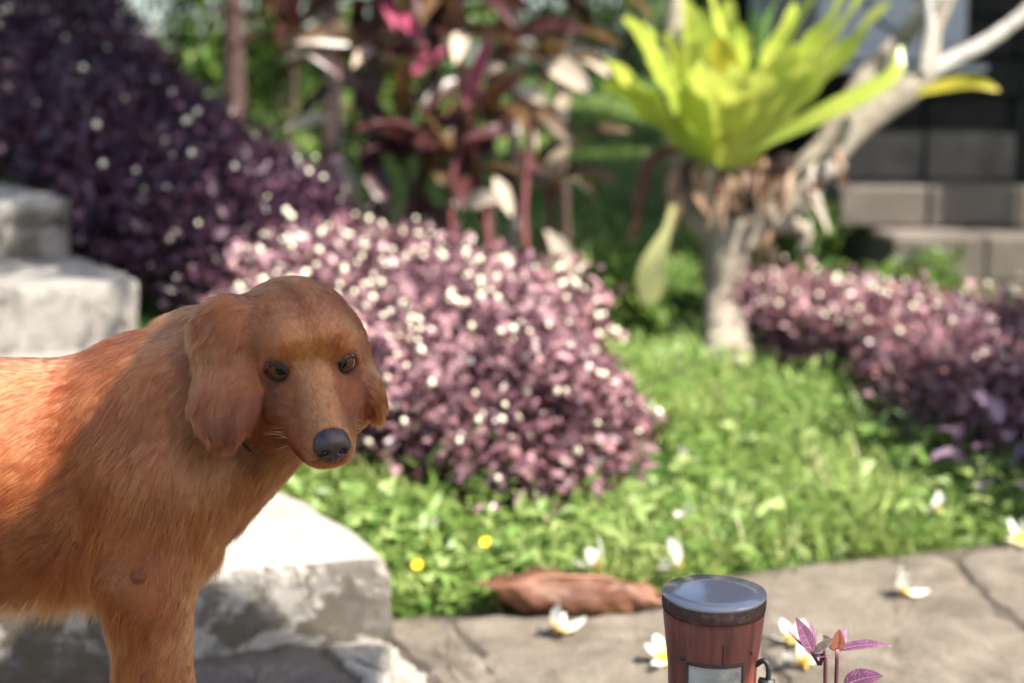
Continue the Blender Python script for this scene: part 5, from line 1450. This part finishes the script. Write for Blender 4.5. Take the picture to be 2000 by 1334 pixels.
# cracks and screw holes
for (da, dz, rr2) in ((-R(38), -.054, .0026), (R(52), -.048, .0016)):
    a = math.atan2(wc[1], wc[0]) + da; q = k_ * .905
    V, F = tube([(q * math.cos(a), q * math.sin(a), LH + dz), ((q + .0012) * math.cos(a), (q + .0012) * math.sin(a), LH + dz)], rr2, 10)
    obj('screw', mesh_data('screw', V, F, MAT_BLACKMETAL), lamp)
a = wa + R(8)
V, F = tube([((k_ * q + .0006) * math.cos(a + o_), (k_ * q + .0006) * math.sin(a + o_), LH + dz) for q, dz, o_ in ((.945, -.034, 0), (.92, -.042, .012), (.90, -.050, .004), (.88, -.056, .01))], .0006, 5)
obj('crack', mesh_data('crack', V, F, MAT_BLACKMETAL), lamp)
# latch: eye bolt and ring on the right flank
la = math.atan2(wc[1], wc[0]) + R(72); lb = np.array([math.cos(la), math.sin(la), 0]); lq = lb * k_ * .86
V, F = tube(spline([lq + np.array([0, 0, LH - .066]), lq + lb * .008 + np.array([0, 0, LH - .060]), lq + lb * .013 + np.array([0, 0, LH - .067]), lq + lb * .0125 + np.array([0, 0, LH - .083])], 14), .0028, 8)
latch = obj('latch', mesh_data('latch', V, F, MAT_BLACKMETAL), lamp)
V, F = tube([lq + lb * .004 + np.array([0, 0, LH - .083]), lq + lb * .019 + np.array([0, 0, LH - .083])], .0052, 9)
obj('latch_barrel', mesh_data('latch_barrel', V, F, MAT_BLACKMETAL), latch)
V, F = tube([lq + lb * .007 + np.array([0, 0, LH - .086]), lq + lb * .007 + np.array([0, 0, LH - .15])], [.0055, .0045], 9)
obj('latch_bar', mesh_data('latch_bar', V, F, MAT_BLACKMETAL), latch)

# ================================================================== purple seedling by the lamp
TS = 1.40
MAT_SEED = [leaf_mat('seedling_purple', [(0.05, (0.060, 0.018, 0.045)), (0.6, (0.15, 0.055, 0.115)), (0.95, (0.26, 0.12, 0.20))], .35, .35, .5, None, 160),
            leaf_mat('seedling_orange', [(0.05, (0.26, 0.030, 0.020)), (0.5, (0.40, 0.11, 0.020)), (0.95, (0.46, 0.19, 0.03))], .4, .4, .4, None, 90),
            leaf_mat('seedling_green', [(0.05, (0.11, 0.13, 0.04)), (0.6, (0.20, 0.20, 0.08)), (0.95, (0.26, 0.17, 0.11))], .4, .3, .4, None, 60)]
MAT_VEIN = plain('seedling_vein', (0.34, 0.17, 0.26), .5, .4)
MAT_STEM = plain('seedling_stem', (0.085, 0.030, 0.035), .5, .4)
sb = at(1625, 1334, TS); seed_o = np.array([sb[0], sb[1], 0.0])
sd_ = empty('purple_seedling', seed_o); tag(sd_, 'young purple-leaved seedling beside the bamboo lamp', 'plant')
def seed_leaf(a, b, wpx, mi, nrm_=(0, -1, .6), droop=.35, tw=0.0, sd=0):
    A, B = at(*a) - seed_o, at(*b) - seed_o; L = np.linalg.norm(B - A)
    V, F = strap(A, nrm(B - A + np.array([0, 0, droop * .45 * L])), L * 1.03, wpx / FPX * TS, droop, nrm_, 10, lambda t: (math.sin(math.pi * min(1, .03 + t ** .8 * .97)) ** .85), .14, .0004, tw, sd)
    lf_ = obj('leaf', mesh_data('seedling_leaf', V, F, MAT_SEED[mi]), sd_)
    A_ = np.array(V); vs = [tube(A_[1::3] + np.array([0, 0, .0001]), np.linspace(.0006, .00015, 11), 5)]
    for k in range(1, 8):
        for e in (0, 2):
            vs.append(tube([A_[3 * k + 1], A_[3 * k + 1] * .45 + A_[3 * (k + 1) + e] * .55, A_[3 * (k + 2) + e] * .93 + A_[3 * (k + 2) + 1] * .07], [.0003, .00024, .0001], 4))
    obj('veins', mesh_data('seedling_veins', *merge(*vs), MAT_VEIN), lf_)['kind'] = 'stuff'
for pts, r0 in (([(1618, 1500, TS), (1612, 1334, TS), (1600, 1300, TS), (1588, 1278, TS)], .0019), ([(1632, 1500, TS), (1633, 1334, TS), (1634, 1290, TS), (1636, 1268, TS)], .0019)):
    p_ = [at(*q) - seed_o for q in pts]; p_ = [np.array([p_[0][0], p_[0][1] + .01, -.01])] + p_[1:]
    V, F = tube(spline(p_, 14), np.linspace(r0 * 1.3, r0 * .8, 14), 7); obj('stem', mesh_data('seedling_stem', V, F, MAT_STEM), sd_)
seed_leaf((1588, 1280, TS), (1556, 1207, TS - .004), 30, 0, (.5, -1, .2), .25, .3, 1)
seed_leaf((1590, 1278, TS + .004), (1582, 1212, TS + .02), 26, 0, (.9, -.5, .1), -.15, .2, 2)
seed_leaf((1586, 1278, TS), (1533, 1226, TS + .01), 15, 0, (.3, -.6, 1), .3, 0, 3)
seed_leaf((1590, 1274, TS - .004), (1630, 1246, TS - .012), 17, 2, (-.3, -1, .6), .2, 0, 4)
seed_leaf((1586, 1282, TS), (1622, 1282, TS - .006), 12, 0, (0, -.5, 1), .5, 0, 5)
seed_leaf((1634, 1274, TS), (1639, 1229, TS - .005), 27, 1, (0, -1, .3), .1, 0, 6)
seed_leaf((1638, 1270, TS), (1738, 1256, TS - .01), 23, 0, (0, -.55, 1), .5, 0, 7)
seed_leaf((1636, 1262, TS + .004), (1652, 1230, TS + .02), 22, 0, (.4, -.7, .5), .1, 0, 8)
seed_leaf((1634, 1272, TS), (1608, 1240, TS + .015), 16, 0, (-.5, -.7, .6), .2, 0, 9)
seed_leaf((1648, 1340, TS - .004), (1722, 1316, TS - .012), 40, 0, (0, -.75, 1), .55, 0, 10)
V, F = tube(spline([at(1633, 1400, TS) - seed_o, at(1642, 1350, TS) - seed_o, at(1650, 1338, TS - .004) - seed_o], 6), .0012, 6)
obj('stem', mesh_data('seedling_stem', V, F, MAT_STEM), sd_)

# ================================================================== fallen frangipani blossoms
def petal_mat():
    s = NT('frangipani_petal'); c = s.coord('Object')
    g = s.add('ShaderNodeVectorMath', operation='LENGTH'); s.link(c, g.inputs[0])
    n_ = s.noise(60, 3, .5, c)
    f = s.math('ADD', s.math('MULTIPLY', g.outputs['Value'], 30.0), s.math('MULTIPLY', n_, .25))
    col = s.ramp(f, [(0.20, (0.78, 0.40, 0.03)), (0.48, (0.82, 0.62, 0.16)), (0.78, (0.84, 0.81, 0.70)), (1.0, (0.84, 0.83, 0.78))])
    p = s.add('ShaderNodeBsdfPrincipled'); s.link(col, p.inputs['Base Color']); p.inputs['Roughness'].default_value = .5
    tr = s.add('ShaderNodeBsdfTranslucent'); s.link(col, tr.inputs[0]); mx = s.add('ShaderNodeMixShader'); mx.inputs[0].default_value = .35
    s.link(p.outputs[0], mx.inputs[1]); s.link(tr.outputs[0], mx.inputs[2]); s.link(mx.outputs[0], s.out.inputs[0]); return s.m
MAT_PETAL = petal_mat()
def petal_me(cup, seed):
    rr_ = random.Random(seed); V, F = [], []; nu, nv = 7, 5
    L = .033 * rr_.uniform(.9, 1.1); W = .022 * rr_.uniform(.85, 1.1)
    for i in range(nu):
        t = i / (nu - 1)
        for j in range(nv):
            s_ = (j / (nv - 1) - .5)
            w = W * (0.18 + .82 * math.sin(math.pi * min(.98, t * .80 + .02)) ** .8) if t < .98 else W * .30
            V.append((t * L, s_ * w + .004 * t * t, cup * L * t * t + .25 * W * s_ * s_ * (1 if t > .1 else 0) + .006 * s_ * t))
    for i in range(nu - 1):
        for j in range(nv - 1): F.append((i * nv + j, (i + 1) * nv + j, (i + 1) * nv + j + 1, i * nv + j + 1))
    return mesh_data('petal', V, F, MAT_PETAL)
PET = [[petal_me(c, 10 * k + i) for i in range(5)] for k, c in enumerate((.15, .5, .9))]
BLG = 'fallen frangipani blossoms'
fl_list = [((1090, 1243), 0, 2, 1.05, 'white blossom lying on the path in front of the curled brown leaf'),
           ((1763, 1166), 0, 2, 1.0, 'blossom with orange throat lying alone on the path at right'),
           ((1548, 1262), 0, 1, 1.05, 'upper yellow-centred blossom on the path just right of the lamp'),
           ((1572, 1312), 0, 1, 1.1, 'lower blossom on the path behind the purple seedling'),
           ((1296, 1298), 0, 1, 1.0, 'white blossom half hidden behind the left side of the lamp'),
           ((1992, 1066), 0, 1, 1.0, 'blossom on the shaded path at the right picture edge'),
           ((1165, 1118), .035, 2, 1.1, 'white blossom on the grass above the curled brown leaf'),
           ((1325, 1112), .035, 1, 1.05, 'yellow-centred blossom on the grass behind the lamp'),
           ((858, 1046), .04, 1, 1.0, 'pinkish white blossom on the grass below the dog nose'),
           ((834, 1072), .04, 1, .9, 'smaller white blossom just below the pinkish one in the grass'),
           ((1340, 915), .06, 2, .95, 'yellow blossom high on the weedy bank'),
           ((1337, 1025), .05, 1, .8, 'pale blossom on the bank between two yellow ones'),
           ((1830, 1005), .05, 1, .9, 'white blossom in the shaded grass at right'),
           ((1270, 820), .12, 1, .9, 'pale blossom caught beside the right end of the flowering hedge')]
for k, ((px, py), dz, cup, sc, lab) in enumerate(fl_list):
    p_ = on(px, py, dz); rr_ = random.Random(90 + k)
    f0 = empty('frangipani_blossom', (float(p_[0]), float(p_[1]), dz + .004 + (.0 if dz else .0))); tag(f0, lab, 'flower', BLG)
    f0.rotation_euler = (rr_.uniform(-1.0, .9), rr_.uniform(-.8, .8), rr_.uniform(0, 6)) if dz or cup < 2 else (rr_.uniform(-.6, .5), rr_.uniform(-.6, .6), rr_.uniform(0, 6))
    f0.scale = (sc, sc, sc); f0.location.z += .010
    for i in range(5):
        o = obj('petal', PET[(cup + (rr_.random() < .35)) % 3 if cup < 2 else (cup if rr_.random() < .7 else 1)][i], f0); o.rotation_euler = (.18 + rr_.uniform(-.2, .2), rr_.uniform(-.25, .2), 2 * math.pi * i / 5 + rr_.uniform(-.2, .2)); 
    V, F = tube([(0, 0, -.010), (0, 0, .002)], [.0022, .0034], 7); obj('throat', mesh_data('throat', V, F, MAT_PETAL), f0)

# small yellow flowers on stalks
MAT_YEL = plain('bright_yellow_petal', (0.82, 0.56, 0.01), .5, .3, .05); MAT_YC = plain('yellow_disc', (0.62, 0.36, 0.01), .7, .2)
for k, ((px, py), lab) in enumerate([((948, 1057), 'small bright yellow flower in the grass, upper right of the pair'), ((815, 1102), 'small bright yellow flower in the grass, lower left of the pair')]):
    p_ = on(px, py, .105); f0 = empty('yellow_flower', (float(p_[0]), float(p_[1]), 0.035)); tag(f0, lab, 'flower', 'small yellow flowers in the grass')
    V, F = tube([(0, .01, -.05), (.002, .004, .035), (0, 0, .066)], .0011, 6); obj('stalk', mesh_data('stalk', V, F, MAT_WEED), f0)
    for i in range(9):
        a = 2 * math.pi * i / 9; c_, s_ = math.cos(a), math.sin(a)
        V = [(0, 0, .067), (.006 * c_ - .0035 * s_, .006 * s_ + .0035 * c_, .0685), (.0115 * c_, .0115 * s_, .070), (.006 * c_ + .0035 * s_, .006 * s_ - .0035 * c_, .0685)]
        V = [(x_, y_ * .6 - (z_ - .067) * 0, z_ + y_ * .75) for x_, y_, z_ in V]
        obj('petal', mesh_data('yellow_petal', V, [(0, 1, 2, 3)], MAT_YEL), f0)
    V, F = lathe([(.0001, .0705), (.0032, .0695), (.0042, .067)], 10); V = [(x_, y_ * .6, z_ + y_ * .75) for x_, y_, z_ in V]
    obj('disc', mesh_data('disc', V, F, MAT_YC), f0)

# ================================================================== big curled dead leaf
A, B = on(975, 1208, 0.0), on(1292, 1196, 0.0)
lf0 = (A + B) / 2; lf0[2] = 0
ax_ = nrm(B - A); sd2 = np.array([-ax_[1], ax_[0], 0]); Ld = np.linalg.norm(B - A)
V, F = [], []; nu, nv = 34, 19
prof_pts = spline([(-.026, .004, 0), (-.036, .024, 0), (-.030, .050, 0), (-.010, .066, 0), (.022, .062, 0), (.050, .040, 0), (.062, .018, 0)], nv)
for i in range(nu):
    t = i / (nu - 1)
    wy = (0.85 + .35 * math.sin(math.pi * (t * .8 + .1))) * (1 - .72 * max(0, t - .68) / .32)
    wz = (1.0 + .10 * math.sin(t * 8 + .6)) * (1 - .60 * max(0, t - .70) / .30) * (.88 + .12 * min(1, t * 8))
    for j in range(nv):
        s_ = j / (nv - 1)
        y_, z_ = prof_pts[j][0] * wy, prof_pts[j][1] * wz
        cr = .0055 * math.sin(9 * t + 7 * s_) + .0035 * math.sin(21 * t - 9 * s_ + 1) + .0022 * math.sin(38 * t + 16 * s_)
        z_ += cr * (.3 + s_ * (1 - s_) * 3); y_ += cr * .8 + .010 * math.sin(t * 5)
        lf = max(0, 1 - t / .16)
        if s_ < .5: y_ += .026 * lf * (1 - 2 * s_); z_ += .016 * lf * (1 - 2 * s_)
        jag = .012 * math.sin(s_ * 8) + .006 * math.sin(s_ * 21 + 1)
        V.append(-ax_ * Ld / 2 + ax_ * (t * Ld + (jag if i in (0, nu - 1) else 0) - .03 * (1 - t) ** 4 * (1 - abs(2 * s_ - 1))) + sd2 * (y_ + .02) + np.array([0, 0, max(.003, z_ + .003)]))
for i in range(nu - 1):
    for j in range(nv - 1): F.append((i * nv + j, (i + 1) * nv + j, (i + 1) * nv + j + 1, i * nv + j + 1))
def dead_mat():
    s = NT('dead_leaf_brown'); c = s.coord(); a = s.noise(18, 5, .6, c, .4)
    mp = s.add('ShaderNodeMapping'); mp.inputs['Rotation'].default_value = (0, 0, -.3); mp.inputs['Scale'].default_value = (14, 90, 60); s.link(c, mp.inputs[0])
    b = s.noise(1.0, 3, .5, mp.outputs[0])
    col = s.ramp(a, [(.32, (0.040, 0.015, 0.009)), (.5, (0.125, 0.050, 0.026)), (.72, (0.26, 0.115, 0.060))])
    col = s.mix(.3, col, s.ramp(b, [(.35, (.06, .022, .012)), (.7, (.30, .13, .07))]))
    p = s.add('ShaderNodeBsdfPrincipled'); s.link(col, p.inputs['Base Color']); p.inputs['Roughness'].default_value = .55; s.link(s.bump(b, 1.0, .006), p.inputs['Normal'])
    tr = s.add('ShaderNodeBsdfTranslucent'); s.link(col, tr.inputs[0]); mx = s.add('ShaderNodeMixShader'); mx.inputs[0].default_value = .22
    s.link(p.outputs[0], mx.inputs[1]); s.link(tr.outputs[0], mx.inputs[2]); s.link(mx.outputs[0], s.out.inputs[0]); return s.m
dead = empty('dead_leaf', lf0); tag(dead, 'large curled brown dead leaf lying on the path edge', 'leaf')
obj('blade', mesh_data('dead_leaf', V, F, dead_mat()), dead)
V, F = tube([-ax_ * Ld * .49 + sd2 * .012 + np.array([0, 0, .060]), -ax_ * Ld * .2 + sd2 * .014 + np.array([0, 0, .072]), ax_ * Ld * .15 + sd2 * .012 + np.array([0, 0, .068]), ax_ * Ld * .48 + sd2 * .018 + np.array([0, 0, .030])], [.0032, .003, .0024, .0012], 7)
obj('midrib', mesh_data('dead_leaf_midrib', V, F, plain('dry_midrib', (.30, .15, .09), .6)), dead)
print('all', time.time() - T0)
